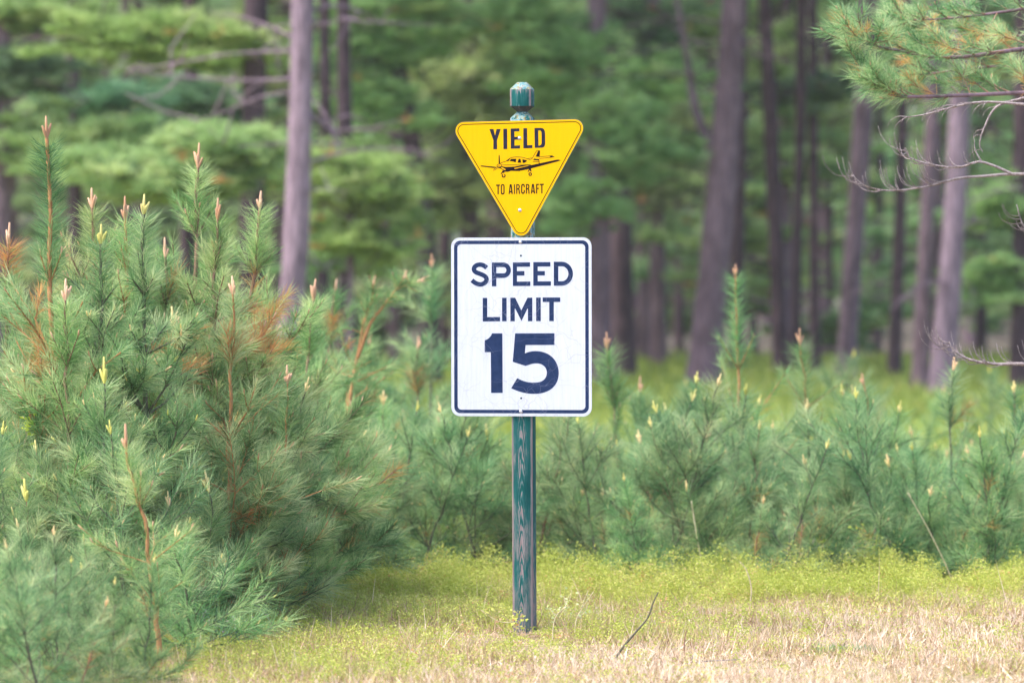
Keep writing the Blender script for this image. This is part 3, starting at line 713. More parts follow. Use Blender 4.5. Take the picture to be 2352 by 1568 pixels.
def forked():
    lb = 'blurred pine with a brown trunk forking into orange stems that lean right'
    rng = np.random.default_rng(31); d = 1.24; base = G(793, d); o = Plant()
    tr = smooth_line([base, W(797, 1090, d), W(793, 1010, d), W(806, 900, d), W(822, 820, d)], 5)
    a = smooth_line([W(822, 820, d), W(850, 745, d), W(880, 705, d), W(908, 668, d), W(924, 645, d)], 5)
    c = smooth_line([W(812, 860, d), W(826, 790, d), W(838, 730, d), W(852, 690, d), W(858, 662, d)], 5)
    f = smooth_line([W(908, 668, d), W(935, 652, d), W(955, 648, d)], 4)
    for L_, r0 in ((tr, .017), (a, .012), (c, .007), (f, .005)): o.wood.append((L_, r0))
    for L_ in (a, c, f):
        o.tips.append((L_[-1], nrm(L_[-1]-L_[-3]), 1))
        k = len(L_); o.shoots.append((L_[k//2], L_[-1], -1))
        for i in range(k//3, k-1, 2):
            grow(o, L_[i], nrm((L_[i+1]-L_[i])/np.linalg.norm(L_[i+1]-L_[i])*.7+rand_unit(rng, 1)[0]*.8), 1, .08, rng, .003)
    for L_, n1 in ((tr, 20),):
        for _ in range(n1):
            i = rng.integers(3, len(L_)); v = rand_unit(rng, 1)[0]; v[2] = abs(v[2])*.5
            grow(o, L_[i], nrm(v), int(rng.integers(2, 4)), .13, rng, .004, .6)
    nb_, wb, cb, lc = flesh(o, rng, dens=420, nl=.085, nw=.003, two=False, candle=.7); cb.V += lc.V; cb.A += lc.A; cb.T += [q+cb.n for q in lc.T]; cb.Q += [q+cb.n for q in lc.Q]; cb.n += lc.n; nb_.absorb(cb, M['bud_tan'])
    root = empty('pine_sapling', tuple(base)); tag(root, lb, 'pine sapling', 'pine saplings in the middle distance')
    wb.build('stem', M['stem_orange'], root, base, smooth=True); nb_.build('foliage', M['mid_pine'], root, base)
forked()
# low blue-green seedlings: five made, the rest copied
low_lb = 'low blue-green pine seedling with a thin dark stem and yellow tip in the right thicket'
protos = []
rr = np.random.default_rng(77)
NP = 8
for k, h in enumerate((.62, .80, .5, .72, .86, .66, .42, .74)):
    protos.append(make_sapling('pine_seedling', low_lb, 'pine seedling', np.array([0, 0, 0.]), np.array([rr.normal()*.13, rr.normal()*.13, h]), 6, .16+.1*rr.random(), .10+.07*rr.random(), 60+k,
        'seedling' if k % 3 else 'mid_pine', (DK, DK, BR)[k % 3], YL, group='low pine seedlings in the right thicket', dens=400, nl=.095, nw=.0024, two=False, lat=.5+.3*rr.random(), nb=int(rr.integers(3, 6)), maxy=4, candle=.55, top_thin=k % 2 == 0, basal=True, ageden=(1, .85, .35)))
ORD = 'first second third fourth fifth sixth seventh eighth ninth tenth eleventh twelfth thirteenth fourteenth fifteenth sixteenth seventeenth eighteenth nineteenth twentieth twenty-first twenty-second twenty-third twenty-fourth twenty-fifth twenty-sixth twenty-seventh twenty-eighth twenty-ninth thirtieth thirty-first thirty-second thirty-third thirty-fourth thirty-fifth thirty-sixth thirty-seventh thirty-eighth thirty-ninth fortieth forty-first forty-second forty-third forty-fourth forty-fifth forty-sixth forty-seventh'.split()
k = 0
for row, (d0, n_) in enumerate(((1.165, 21), (1.205, 20), (1.27, 20), (1.38, 14), (1.7, 5))):
    for i in range(n_):
        px = 1270+(i+.5+rr.uniform(-.45, .45))*(2420-1270)/n_
        d = d0+rr.uniform(-.02, .03)
        if row == 0 and px < 1330: d += .04
        s = rr.uniform(.7, 1.25)
        s *= (1.0, 1.08, 1.05, .9, 1.0)[row]
        if row == 3 and rr.random() < .3: continue
        p = G(px, d)
        if k < NP:
            c = protos[k]; c.location = tuple(p); c.rotation_euler = (rr.normal()*.08, rr.normal()*.08, rr.random()*6.28); c.scale = (s,)*3
        else: c = copy_thing(protos[int(rr.integers(0, NP))], tuple(p), rr.random()*6.28, s); c.rotation_euler[0] = rr.normal()*.09; c.rotation_euler[1] = rr.normal()*.09
        c['label'] = 'low blue-green pine seedling, %s from the left in the %s row of the right thicket' % (ORD[i], ('front', 'second', 'third', 'fourth', 'back')[row])
        k += 1
low_lb2 = 'low green pine seedling filling the thicket left of the signpost foot'
for i, (px, d) in enumerate(sorted([(690, 1.13), (760, 1.15), (830, 1.18), (900, 1.2), (960, 1.18), (1040, 1.2), (1100, 1.19), (1160, 1.21), (1225, 1.2), (800, 1.34), (930, 1.36), (1060, 1.36), (1180, 1.38), (600, 1.10), (560, 1.06), (250, 1.0), (120, 1.0), (30, .99), (640, 1.13), (450, 1.04), (180, .97), (330, 1.02), (20, .93), (-20, .90), (110, .905), (210, .925), (300, .955), (420, .97), (520, 1.01), (-30, .955), (590, 1.04), (60, .875), (-40, .86), (150, .885), (215, .885), (0, .84), (450, .93), (405, .995), (-20, .83), (90, .835), (180, .85), (60, .855), (255, .86), (330, .87), (130, .865)])):
    c = copy_thing(protos[int(rr.integers(0, NP))], tuple(G(px, d)), rr.random()*6.28, rr.uniform(.85, 1.25)*(.55 if d < .9 else .7 if d < .93 else 1), 'low green pine seedling, %s from the left in the thicket left of the signpost' % ORD[i])
    c['group'] = 'low pine seedlings left of the signpost'

# ------------------------------------------------------------------ big trees
def blob_tufts(b, c, rad, rng, n, tl=.13, tw=.02, per=16, flat=.35, var0=.5, dead=.01):
    """foliage scattered in small flat sprays through an ellipsoid"""
    ns = max(3, n//14); u = np.clip(rng.normal(size=(ns, 3))*.45, -1.25, 1.25)
    cen = np.asarray(c)+u*np.asarray(rad)
    k = rng.integers(0, ns, n); sz = min(rad)*.34+.08
    pos = cen[k]+rng.normal(size=(n, 3))*np.array([sz*.75, sz*.75, sz*flat*.6])
    sv = (rng.normal(size=ns)*.20)[k]
    idx = np.repeat(np.arange(n), per); m = len(idx)
    dirs = rand_unit(rng, m); dirs[:, 2] = np.abs(dirs[:, 2])*.7-.1; dirs /= np.linalg.norm(dirs, axis=1)[:, None]
    var = np.clip(var0+sv[idx]+rng.normal(size=m)*.12, 0, .9)
    dd = (rng.random(n) < dead)[idx]; var = np.where(dd, rng.uniform(.94, 1, m), var)
    needles(b, pos[idx]+dirs*.01, dirs, tl*rng.uniform(.6, 1.2, m), tw, var, rng, None, False)
def crown_high(rng, z0, z1, R, n=800):
    b = Buf(); wb = Buf()
    nl_ = 26
    for i in range(nl_):
        z = z0+(z1-z0)*i/nl_; a = rng.random()*6.28; r = R*(1-.75*i/nl_)*rng.uniform(.7, 1.1)
        e = np.array([math.cos(a)*r, math.sin(a)*r, z+r*.18]); tube(wb, [(0, 0, z), e*.6+np.array([0, 0, z])*.4, e], [.05, .035, .012], 5)
        blob_tufts(b, e*np.array([.65, .65, 1]), (r*.5, r*.5, .35), rng, n//nl_, .4, .07, 9)
    return b, wb
crown_mesh = []
for k in range(2):
    b_, w_ = crown_high(np.random.default_rng(500+k), 6.6, 15, 2.6); crown_mesh.append((b_.mesh('crown', M['fol_dark']), w_))

# label, category, distance, bark, trunk [(px, py, width px)], limbs [[(px, py)...], width], foliage [(px, py, rx, ry, material, count)]
TREES = [
 ('young bright green tree just right of the pale lilac trunk, crown coloured as if sunlit', 2.4, 'bark_mid',
  [(815, 345, 8), (808, 480, 14), (805, 700, 20), (800, 1010, 26)], [([(808, 500), (760, 455), (720, 430)], 9), ([(808, 560), (860, 530), (900, 520)], 9)],
  [(815, 425, 88, 75, 'fol_bright', 190), (860, 470, 60, 70, 'fol_mid', 150), (890, 440, 50, 60, 'fol_bright', 90), (845, 560, 85, 50, 'fol_bright', 120), (755, 560, 60, 25, 'fol_bright', 40), (760, 400, 50, 40, 'fol_mid', 70)]),
 ('young light green tree spreading low boughs above the middle of the left thicket', 2.4, 'bark_dark',
  [(420, 300, 8), (425, 420, 14), (430, 640, 20), (430, 980, 26)], [([(425, 420), (330, 380), (250, 370)], 9), ([(425, 400), (520, 360), (600, 340)], 9)],
  [(300, 400, 150, 55, 'fol_mid', 300), (500, 335, 160, 50, 'fol_mid', 340), (430, 410, 160, 50, 'fol_mid', 260)]),
 ('straight pale lilac pine trunk left of the signs, standing clear of the trees behind', 2.3, 'bark_light',
  [(697, -60, 62), (690, 250, 64), (680, 550, 72), (668, 720, 76), (655, 985, 84)],
  [([(690, 118), (560, 122), (430, 140), (290, 165)], 15), ([(688, 182), (560, 186), (420, 178), (330, 170)], 14), ([(685, 210), (590, 225), (520, 255), (440, 280)], 12), ([(700, 66), (745, 62), (790, 40)], 12), ([(700, 250), (760, 300), (790, 330)], 14)],
  []),
 ('pine with bright yellow-green boughs in the upper left, its dark trunk half hidden', 2.5, 'bark_dark',
  [(590, -60, 60), (582, 300, 64), (578, 640, 70), (575, 930, 74)],
  [([(585, 60), (450, 70), (280, 95), (160, 90)], 14)],
  [(380, 95, 215, 52, 'fol_bright', 620), (500, 120, 95, 38, 'fol_bright', 180), (255, 85, 110, 30, 'fol_bright', 180)]),
 ('dark trunk just right of the pale left pine, crossed by drooping limbs', 2.9, 'bark_dark',
  [(745, -60, 30), (748, 300, 32), (742, 600, 36), (735, 940, 40)], [([(745, 300), (700, 340), (650, 350)], 10)],
  [(620, 380, 90, 60, 'fol_mid', 180)]),
 ('grey trunk at the extreme left edge behind the tall orange leader', 2.6, 'bark_mid',
  [(6, -60, 50), (2, 300, 56), (-4, 600, 74), (-10, 960, 80)], [([(20, 120), (120, 60), (190, -10)], 16), ([(20, 180), (110, 200), (200, 230)], 14)],
  [(70, 30, 130, 50, 'fol_mid', 260), (30, 180, 120, 60, 'fol_dark', 200), (120, 330, 130, 70, 'fol_mid', 280)]),
 ('slim dark trunk rising from the top left between grey limbs', 2.8, 'bark_dark',
  [(165, -60, 36), (170, 300, 38), (175, 600, 40), (180, 910, 42)], [([(165, 60), (240, 20), (300, -20)], 12)],
  [(250, 330, 150, 50, 'fol_mid', 330), (380, 400, 180, 55, 'fol_bright', 380), (230, 230, 120, 50, 'fol_dark', 160)]),
 ('dark double-looking trunk above the left thicket, between pale pine and picture edge', 3.0, 'bark_dark',
  [(440, -60, 40), (436, 300, 44), (430, 600, 48), (426, 900, 50)], [],
  [(520, 330, 140, 45, 'fol_bright', 300), (560, 400, 110, 50, 'fol_bright', 120), (460, 250, 160, 60, 'fol_dark', 220)]),
 ('grey trunk to the right of the pale left pine, wrapped in bright green boughs', 2.7, 'bark_dark',
  [(788, -60, 36), (792, 300, 40), (795, 600, 44), (800, 945, 50)], [([(792, 500), (760, 470), (720, 430)], 12)],
  [(810, 430, 110, 90, 'fol_bright', 620), (860, 540, 80, 70, 'fol_bright', 260), (770, 560, 70, 50, 'fol_mid', 150), (780, 380, 80, 40, 'fol_mid', 150)]),
 ('leaning dark tree left of the yellow sign with a curved limb', 3.0, 'bark_dark',
  [(890, -60, 46), (915, 150, 48), (950, 350, 50), (978, 560, 54), (992, 900, 58)], [([(920, 170), (860, 130), (800, 110)], 13), ([(905, 90), (980, 180), (1030, 270)], 13)],
  [(830, 70, 130, 90, 'fol_mid', 480), (960, 60, 120, 70, 'fol_mid', 380), (860, 240, 110, 70, 'fol_mid', 300), (900, 30, 160, 40, 'fol_bright', 90)]),
 ('dark trunk behind the left edge of the yellow sign', 3.3, 'bark_dark',
  [(1075, -60, 40), (1080, 300, 44), (1078, 600, 48), (1076, 870, 50)], [([(1080, 60), (1000, 40), (930, 60)], 11)],
  [(1060, 220, 130, 120, 'fol_mid', 520), (1020, 420, 100, 110, 'fol_mid', 400), (1130, 60, 120, 70, 'fol_mid', 340), (1110, 180, 70, 60, 'fol_bright', 70)]),
 ('violet-grey trunk seen just right of the white sign, hidden lower down', 3.0, 'bark_mid',
  [(1370, -60, 52), (1372, 300, 56), (1376, 560, 60), (1378, 900, 66)], [([(1372, 180), (1300, 110), (1210, 90)], 13)],
  [(1300, 160, 120, 110, 'fol_mid', 420), (1220, 40, 110, 70, 'fol_mid', 300), (1440, 350, 100, 110, 'fol_mid', 320), (1350, 470, 80, 60, 'fol_mid', 160)]),
 ('dark forked trunk two steps right of the white sign', 3.2, 'bark_dark',
  [(1410, -60, 46), (1412, 260, 52), (1425, 520, 62), (1428, 860, 70)], [([(1415, 300), (1450, 360), (1500, 400)], 16), ([(1410, 30), (1470, 60), (1540, 20)], 12)],
  [(1450, 60, 140, 60, 'fol_dark', 280), (1480, 190, 120, 70, 'fol_mid', 280)]),
 ('short pinkish trunk in the distance right of the white sign', 3.6, 'bark_mid',
  [(1502, -60, 34), (1505, 300, 38), (1510, 560, 44), (1513, 820, 48)], [], [(1510, 400, 110, 100, 'fol_mid', 320), (1540, 280, 90, 60, 'fol_mid', 180)]),
 ('thickest violet-grey trunk on the right, a dark limb rising from its left side', 3.0, 'bark_mid',
  [(1688, -60, 62), (1680, 90, 66), (1665, 330, 78), (1645, 560, 84), (1626, 760, 90), (1612, 905, 98)],
  [([(1635, 340), (1600, 260), (1575, 120), (1548, -40)], 44), ([(1700, 105), (1745, 95), (1780, 135)], 11), ([(1690, 70), (1740, 130), (1790, 130)], 9), ([(1655, 120), (1600, 100), (1570, 70)], 10), ([(1660, 215), (1620, 190), (1590, 170)], 9)],
  []),
 ('dark trunk close behind the thickest right trunk', 3.4, 'bark_dark',
  [(1706, -60, 32), (1700, 300, 34), (1694, 600, 38), (1690, 840, 40)], [], [(1600, 60, 90, 60, 'fol_mid', 160)]),
 ('slim dark trunk right of the thickest one, first of a close pair of dark stems', 3.2, 'bark_dark',
  [(1752, -60, 34), (1762, 120, 38), (1775, 400, 40), (1786, 640, 42), (1796, 880, 46)], [([(1765, 190), (1820, 210), (1850, 180)], 10), ([(1760, 60), (1800, 20), (1830, -20)], 9)], []),
 ('narrow dark trunk with a bulge, second dark stem right of the thickest trunk', 3.25, 'bark_dark',
  [(1842, -60, 28), (1838, 300, 30), (1830, 560, 30), (1826, 850, 32)], [([(1840, 60), (1800, 40), (1770, 50)], 8)], []),
 ('narrow limbless dark trunk beside the bulging one', 3.3, 'bark_dark',
  [(1866, -60, 26), (1868, 300, 26), (1870, 560, 28), (1873, 850, 30)], [], [(1880, 205, 120, 28, 'fol_dark', 160), (1800, 230, 90, 26, 'fol_dark', 110)]),
 ('violet-brown trunk leaning right at the top, half way across the right side', 3.1, 'bark_mid',
  [(1992, -60, 52), (1985, 200, 54), (1970, 450, 54), (1955, 650, 52), (1940, 875, 54)], [([(1985, 120), (2040, 60), (2090, 20)], 10)], []),
 ('slim dark brown trunk between the leaning trunk and the pale pair', 3.2, 'bark_dark',
  [(2072, -60, 32), (2072, 300, 32), (2065, 560, 34), (2052, 870, 36)], [], []),
 ('left trunk of the pale pair at the right, narrower and slightly darker', 2.95, 'bark_mid',
  [(2148, -60, 38), (2142, 230, 38), (2130, 480, 40), (2120, 700, 44), (2112, 925, 48)], [], []),
 ('right trunk of the pale pair, palest and lilac, nearest the dead twigs', 2.8, 'bark_light',
  [(2214, -60, 56), (2206, 200, 58), (2196, 430, 62), (2182, 650, 64), (2160, 935, 74)], [([(2210, 520), (2235, 505), (2240, 500)], 14)], []),
 ('dark trunk cut by the right edge of the picture', 2.9, 'bark_dark',
  [(2350, -60, 44), (2346, 300, 46), (2344, 600, 48), (2340, 930, 52)], [([(2345, 350), (2290, 310), (2240, 300)], 10)], [(2300, 480, 70, 60, 'fol_mid', 140), (2290, 640, 70, 60, 'fol_mid', 140)]),
 ('thin dark trunk far behind the tall orange leader and the dark double trunk', 3.6, 'bark_dark',
  [(313, -60, 20), (319, 300, 22), (325, 560, 24), (327, 840, 28)], [], []),
 ('thin dark trunk showing just left of the pale lilac trunk', 3.9, 'bark_dark',
  [(633, -60, 22), (643, 300, 24), (640, 560, 26), (642, 840, 30)], [], []),
 ('thin far trunk between the grey bough-wrapped trunk and the leaning tree', 3.7, 'bark_dark',
  [(857, -60, 22), (866, 300, 24), (868, 560, 26), (870, 840, 30)], [], []),
 ('dark trunk showing below the left corner of the yellow sign', 3.8, 'bark_dark',
  [(1014, -60, 30), (1027, 300, 32), (1022, 560, 34), (1019, 840, 38)], [], []),
 ('thin trunk right behind the left half of the yellow sign', 3.6, 'bark_dark',
  [(1137, -60, 24), (1126, 300, 26), (1128, 560, 28), (1135, 840, 32)], [], []),
 ('thin trunk hidden behind the right half of the yellow sign', 4.0, 'bark_dark',
  [(1252, -60, 26), (1256, 300, 28), (1258, 560, 30), (1260, 840, 34)], [], []),
 ('thin dark trunk just outside the right corner of the yellow sign', 3.8, 'bark_dark',
  [(1313, -60, 20), (1329, 300, 22), (1325, 560, 24), (1322, 840, 28)], [], []),
 ('thin trunk between the forked dark trunk and the short pinkish one', 3.9, 'bark_dark',
  [(1473, -60, 22), (1467, 300, 24), (1470, 560, 26), (1477, 840, 30)], [], []),
 ('thin far trunk left of the thickest right trunk', 4.1, 'bark_dark',
  [(1552, -60, 20), (1559, 300, 22), (1558, 560, 24), (1560, 840, 28)], [], []),
 ('thin far trunk in the gap right of the thickest trunk', 3.9, 'bark_dark',
  [(1713, -60, 18), (1720, 300, 20), (1725, 560, 22), (1732, 840, 26)], [], []),
 ('thin far trunk left of the leaning violet-brown trunk', 4.0, 'bark_dark',
  [(1903, -60, 16), (1907, 300, 18), (1905, 560, 20), (1912, 840, 24)], [], []),
 ('thin far trunk right of the leaning violet-brown trunk', 4.2, 'bark_dark',
  [(2007, -60, 18), (2021, 300, 20), (2018, 560, 22), (2015, 840, 26)], [], []),
 ('thin dark trunk right of the palest right trunk', 3.9, 'bark_dark',
  [(2253, -60, 26), (2254, 300, 28), (2255, 560, 30), (2252, 840, 34)], [], []),
]
ti = 0
for lb, d, bark, trunk, limbs, fol in TREES:
    rng = np.random.default_rng(900+ti)
    bx, bw = trunk[-1][0], trunk[-1][2]
    base = G(bx, d); root = empty('pine_tree', tuple(base)); tag(root, lb, 'tree', 'trees at the edge of the wood')
    P = [W(x, y, d) for x, y, _ in trunk]; R = [w_*d/PXM/2*.84 for *_, w_ in trunk]
    P[-1][2] = -.1
    dirn = nrm(P[0]-P[2]); top = [P[0]+dirn*(k+1)*3.2+np.array([0, 0, 0]) for k in range(3)]
    young = lb.startswith('young')
    if not young: P = top[::-1]+P; R = [R[0]*.25, R[0]*.6, R[0]*.85]+R
    wb = Buf(); line = smooth_line(P[::-1], 5); rl = np.interp(np.linspace(0, 1, len(line)), np.linspace(0, 1, len(R)), R[::-1])
    rl[:2] *= [1.35, 1.1]
    tube(wb, line, rl*(1+.04*rng.normal(size=len(line))), 14)
    for pts, w_ in limbs:
        off = rng.uniform(-.5, .35)
        Lp = [W(x, y, d)+np.array([0, off*q/max(1, len(pts)-1), 0]) for q, (x, y) in enumerate(pts)]
        ln = smooth_line(Lp, 5); tube(wb, ln, np.linspace(w_, w_*.3, len(ln))*d/PXM/2*.62, 6)
        for q in range(5):                       # twigs off each limb
            i = rng.integers(2, len(ln)); e = ln[i]+rng.normal(size=3)*np.array([.5, .3, .3])
            tube(wb, [ln[i], (ln[i]+e)/2+rng.normal(size=3)*.05, e], [.012, .009, .004], 4)
    for q in range(0 if young else 9):
        i = rng.integers(3, len(line)-6); p0 = line[i]
        if p0[2] > 6.5 or p0[2] < .8: continue
        a = rng.random()*6.28; Lr = rng.uniform(.5, 2.0); e = p0+np.array([math.cos(a)*Lr, math.sin(a)*Lr, rng.uniform(-.45, .35)*Lr])
        m_ = (p0+e)/2+np.array([0, 0, rng.uniform(.02, .18)*Lr]); ln = smooth_line([p0, m_, e], 5); tube(wb, ln, np.linspace(.018, .004, len(ln))*rng.uniform(.5, 1.3), 5)
        for _ in range(3):
            j = rng.integers(3, len(ln)); f_ = ln[j]+rng.normal(size=3)*.28; tube(wb, [ln[j], (ln[j]+f_)/2+rng.normal(size=3)*.04, f_], [.009, .006, .003], 4)
    groups = {}
    if young: groups['_w'] = wb      # thin limbs belong to the trunk of a young tree
    for px, py, rx, ry, mt, n_ in fol:
        bb = groups.setdefault(mt, Buf()); c = W(px, py, d); 
        tube(wb_ := groups.setdefault('_w', Buf()), [W(bx+(trunk[0][0]-bx)*(900-py)/960, py+25, d), (c+W(bx+(trunk[0][0]-bx)*(900-py)/960, py+25, d))/2, c], [.03, .022, .01], 5)
        blob_tufts(bb, c, (rx*d/PXM, min(.9, rx*d/PXM*.8), ry*d/PXM), rng, int(n_*2.2), .15, .026, 15)
    wb.build('trunk', M[bark], root, base, smooth=True)
    for mt, bb in groups.items():
        if bb is wb: continue
        if mt == '_w': bb.build('limb', M[bark], root, base, smooth=True)
        else: bb.build('crown', M[mt], root, base)
    ti += 1
    if young: continue
    cm, cw = crown_mesh[ti % 2]
    co = link(bpy.data.objects.new('crown', cm), root); tp = W(trunk[0][0], trunk[0][1], d)-base
    co.location = (tp[0]+dirn[0]*3, tp[1], 0); co.rotation_euler = (0, 0, ti*1.3)

# young forest behind: three kinds made once, then copied
def forest_tree(seed, H, R, zlow, mt):
    rng = np.random.default_rng(seed); b = Buf(); wb = Buf()
    tube(wb, [(0, 0, -.1), (0.03, 0, H*.3), (-.02, .03, H*.65), (0, 0, H)], [.13, .11, .07, .02], 10)
    nl_ = 42
    for i in range(nl_):
        f_ = i/nl_; z = zlow+(H-zlow)*f_; a = rng.random()*6.28; r = R*(1-.7*f_)*rng.uniform(.55, 1.15)
        e = np.array([math.cos(a)*r, math.sin(a)*r, z+r*.1]); tube(wb, [(0, 0, z-.1), e*.5+np.array([0, 0, z])*.5, e], [.035, .02, .008], 4)
        blob_tufts(b, e*np.array([.62, .62, 1]), (r*.5, r*.5, .22), rng, 62, .24, .045, 10, var0=.45+rng.normal()*.12)
    root = empty('young_pine', (0, 0, 0)); tag(root, 'young green pine standing in the blurred forest behind the trunks', 'tree', 'young pines filling the forest behind')
    wb.build('trunk', M['bark_mid'], root, smooth=True); b.build('crown', M[mt], root)
    return root
kinds = [forest_tree(701, 9.5, 2.0, .5, 'fol_far'), forest_tree(702, 11, 2.4, .9, 'fol_far'), forest_tree(703, 8, 1.9, .3, 'fol_mid')]
k = 0; rr = np.random.default_rng(31)
for d0, n_, x0, x1 in ((3.7, 9, -200, 2550), (4.4, 11, -200, 2550), (5.2, 13, -220, 2570), (6.2, 15, -240, 2590), (7.3, 17, -260, 2600)):
    for i in range(n_):
        px = x0+(i+.5+rr.uniform(-.3, .3))*(x1-x0)/n_; d = d0+rr.uniform(-.3, .3)
        p = tuple(G(px, d)); rz = rr.random()*6.28; s = rr.uniform(.8, 1.2)
        if k < 3: c = kinds[k]; c.location = p; c.rotation_euler = (0, 0, rz); c.scale = (s,)*3
        else: c = copy_thing(kinds[int(rr.integers(0, 3))], p, rz, s)
        c['label'] = 'blurred young pine behind the trunks, %s from the left in the %s row' % (ORD[i], {3.7: 'nearest', 4.4: 'second', 5.2: 'third', 6.2: 'fourth'}.get(d0, 'farthest'))
        k += 1
rng = np.random.default_rng(55); b = Buf()
for i in range(260):
    x = rng.uniform(-34, 34); y = D*rng.uniform(7.2, 8.2); z = rng.uniform(0, 15)
    blob_tufts(b, (x, y, z), (2.2, 2.0, 1.3), rng, 55, 1.0, .28, 8, var0=.62+rng.normal()*.14)
tag(b.build('distant_forest', M['fol_far']), 'far green wood closing off the view behind all the trees', 'forest', kind='stuff')

# ------------------------------------------------------------------ the pine overhanging from the right
rng = np.random.default_rng(1234)
root = empty('overhanging_pine', tuple(G(2860, 1.04))); base = G(2860, 1.04)
tag(root, 'near pine reaching in from the right with orange-flecked boughs and bare grey twigs', 'tree')
wb = Buf(); tube(wb, smooth_line([base+np.array([0, 0, -.1]), W(2862, 800, 1.04), W(2850, 200, 1.04), W(2855, -500, 1.04), W(2850, -1200, 1.04)], 5), np.linspace(.14, .04, 21), 12)
o = Plant()
def limb(pts, d, w0, w1, dy=0.):
    n = len(pts); L = smooth_line([W(x, y, d)+np.array([0, dy*q/(n-1), 0]) for q, (x, y) in enumerate(pts)], 6)
    tube(wb, L, np.linspace(w0, w1, len(L)), 6); return L
bough = [limb([(2855, 190), (2600, 205), (2352, 215), (2200, 222), (2060, 225), (2000, 205)], 1.10, .014, .005, -.3),
         limb([(2855, 60), (2600, 90), (2380, 110), (2180, 135), (2060, 120), (1965, 100)], 1.10, .014, .005, -.2),
         limb([(2850, 250), (2560, 190), (2352, 150), (2150, 165), (2040, 190)], 1.12, .011, .0025, .3),
         limb([(2850, -80), (2600, -20), (2352, 20), (2200, 40), (2090, 45)], 1.11, .012, .0025, .1),
         limb([(2850, 20), (2560, 60), (2400, 75), (2260, 85), (2160, 90)], 1.12, .011, .0025, .4)]
for L in bough:
    n = len(L)
    for i in range(int(n*.38), n):
        for s in range(1 if i < n-3 else 3):
            d_ = nrm(L[min(i+1, n-1)]-L[i-1]); sd = rng.choice([-1, 1])
            dirv = nrm(d_*.6+np.array([0, sd*.5, 0])+UP*rng.uniform(-.1, .6)+rng.normal(size=3)*.25)
            grow(o, L[i], dirv, int(rng.integers(1, 4)), .095, rng, .004, .6, .18)
nb_, wb2, cb, lc = flesh(o, rng, dens=560, nl=.08, nw=.0021, spread=(22, 66), dead=.10, candle=.7)
tube(wb, [base, base+np.array([0, 0, .01])], [.01, .01], 4)
nb_.absorb(cb, M['bud_tan']); nb_.build('foliage', M['white_pine'], root, base); wb2.build('branch', M['stem_brown'], root, base, smooth=True)
def deadtwigs(L, i0, n_, up, size, r=.0022):
    for _ in range(n_):
        i = rng.integers(i0, len(L)-1); p = L[i]; dx = -rng.uniform(.35, 1.0); 
        dv = np.array([dx, rng.normal()*.5, rng.uniform(-.15, .35)*up]); ln = size*rng.uniform(.5, 1.2)
        q1 = p+nrm(dv)*ln*.5; q2 = q1+nrm(dv+UP*.8*up)*ln*.4; q3 = q2+nrm(dv*.5+UP*1.4*up)*ln*.3
        tube(wb_d, smooth_line([p, q1, q2, q3], 4), np.linspace(r, r*.45, 13), 5, var=.5)
wb_d = Buf()
def dl(pts, d, w0, w1, dy=0.):
    n = len(pts); L = smooth_line([W(x, y, d)+np.array([0, dy*q/(n-1), 0]) for q, (x, y) in enumerate(pts)], 6)
    tube(wb_d, L, np.linspace(w0, w1, len(L)), 6); return L
L = dl([(2855, 440), (2600, 408), (2352, 400), (2270, 404), (2200, 410), (2130, 428), (2050, 438), (1990, 428), (1955, 400)], 1.09, .0095, .002)
deadtwigs(L, 26, 26, 1, .17)
L = dl([(2330, 402), (2280, 380), (2245, 372), (2200, 385), (2140, 378), (2090, 362), (2078, 340)], 1.06, .007, .002); deadtwigs(L, 8, 22, .9, .13)
L = dl([(2255, 372), (2240, 345), (2238, 320)], 1.06, .004, .0015)
L = dl([(2855, 860), (2560, 850), (2352, 836), (2290, 836), (2230, 826), (2195, 806), (2180, 785)], 1.08, .012, .0025); deadtwigs(L, 10, 34, 1, .15)
L = dl([(2352, 225), (2290, 245), (2262, 290), (2250, 330), (2258, 350)], 1.05, .006, .0018); deadtwigs(L, 2, 7, -.6, .08, .002)
L = dl([(2500, 255), (2352, 240), (2240, 236), (2130, 262), (2080, 270)], 1.04, .008, .002); deadtwigs(L, 6, 16, -.5, .12, .002)
L = dl([(2560, 700), (2400, 560), (2352, 520), (2335, 470)], 1.08, .008, .002); deadtwigs(L, 6, 8, .6, .1)
wb_d.build('dead_branch', M['twig_dead'], root, base, smooth=True)
wb.build('trunk', M['bark_mid'], root, base, smooth=True)

# ------------------------------------------------------------------ ground cover
def patchy(x, y, s=1.0, o=0.0):
    return (np.sin(x*1.7*s+o)*np.cos(y*1.3*s-o)+np.sin(x*3.9*s+y*2.1*s+1.3*o)*.6+np.sin(y*5.3*s-x*2.7*s+2*o)*.4)/2
def view_xy(rng, n, d0, d1, x0=-150, x1=2500, p=1.0):
    d = d0+(d1-d0)*rng.random(n)**p; px = rng.uniform(x0, x1, n)
    return (px-1176)*d/PXM, D*(d-1), px, d
def limeness(px, d, x, y):             # 1 = leafy yellow-green cover, 0 = dry mown grass
    edge = .95+.19*np.clip((px-950)/1100, -.35, 1.1)        # further right the dry grass reaches further back
    return 1/(1+np.exp(-((d-edge)*20+patchy(x, y, 1.3)*2.6)))
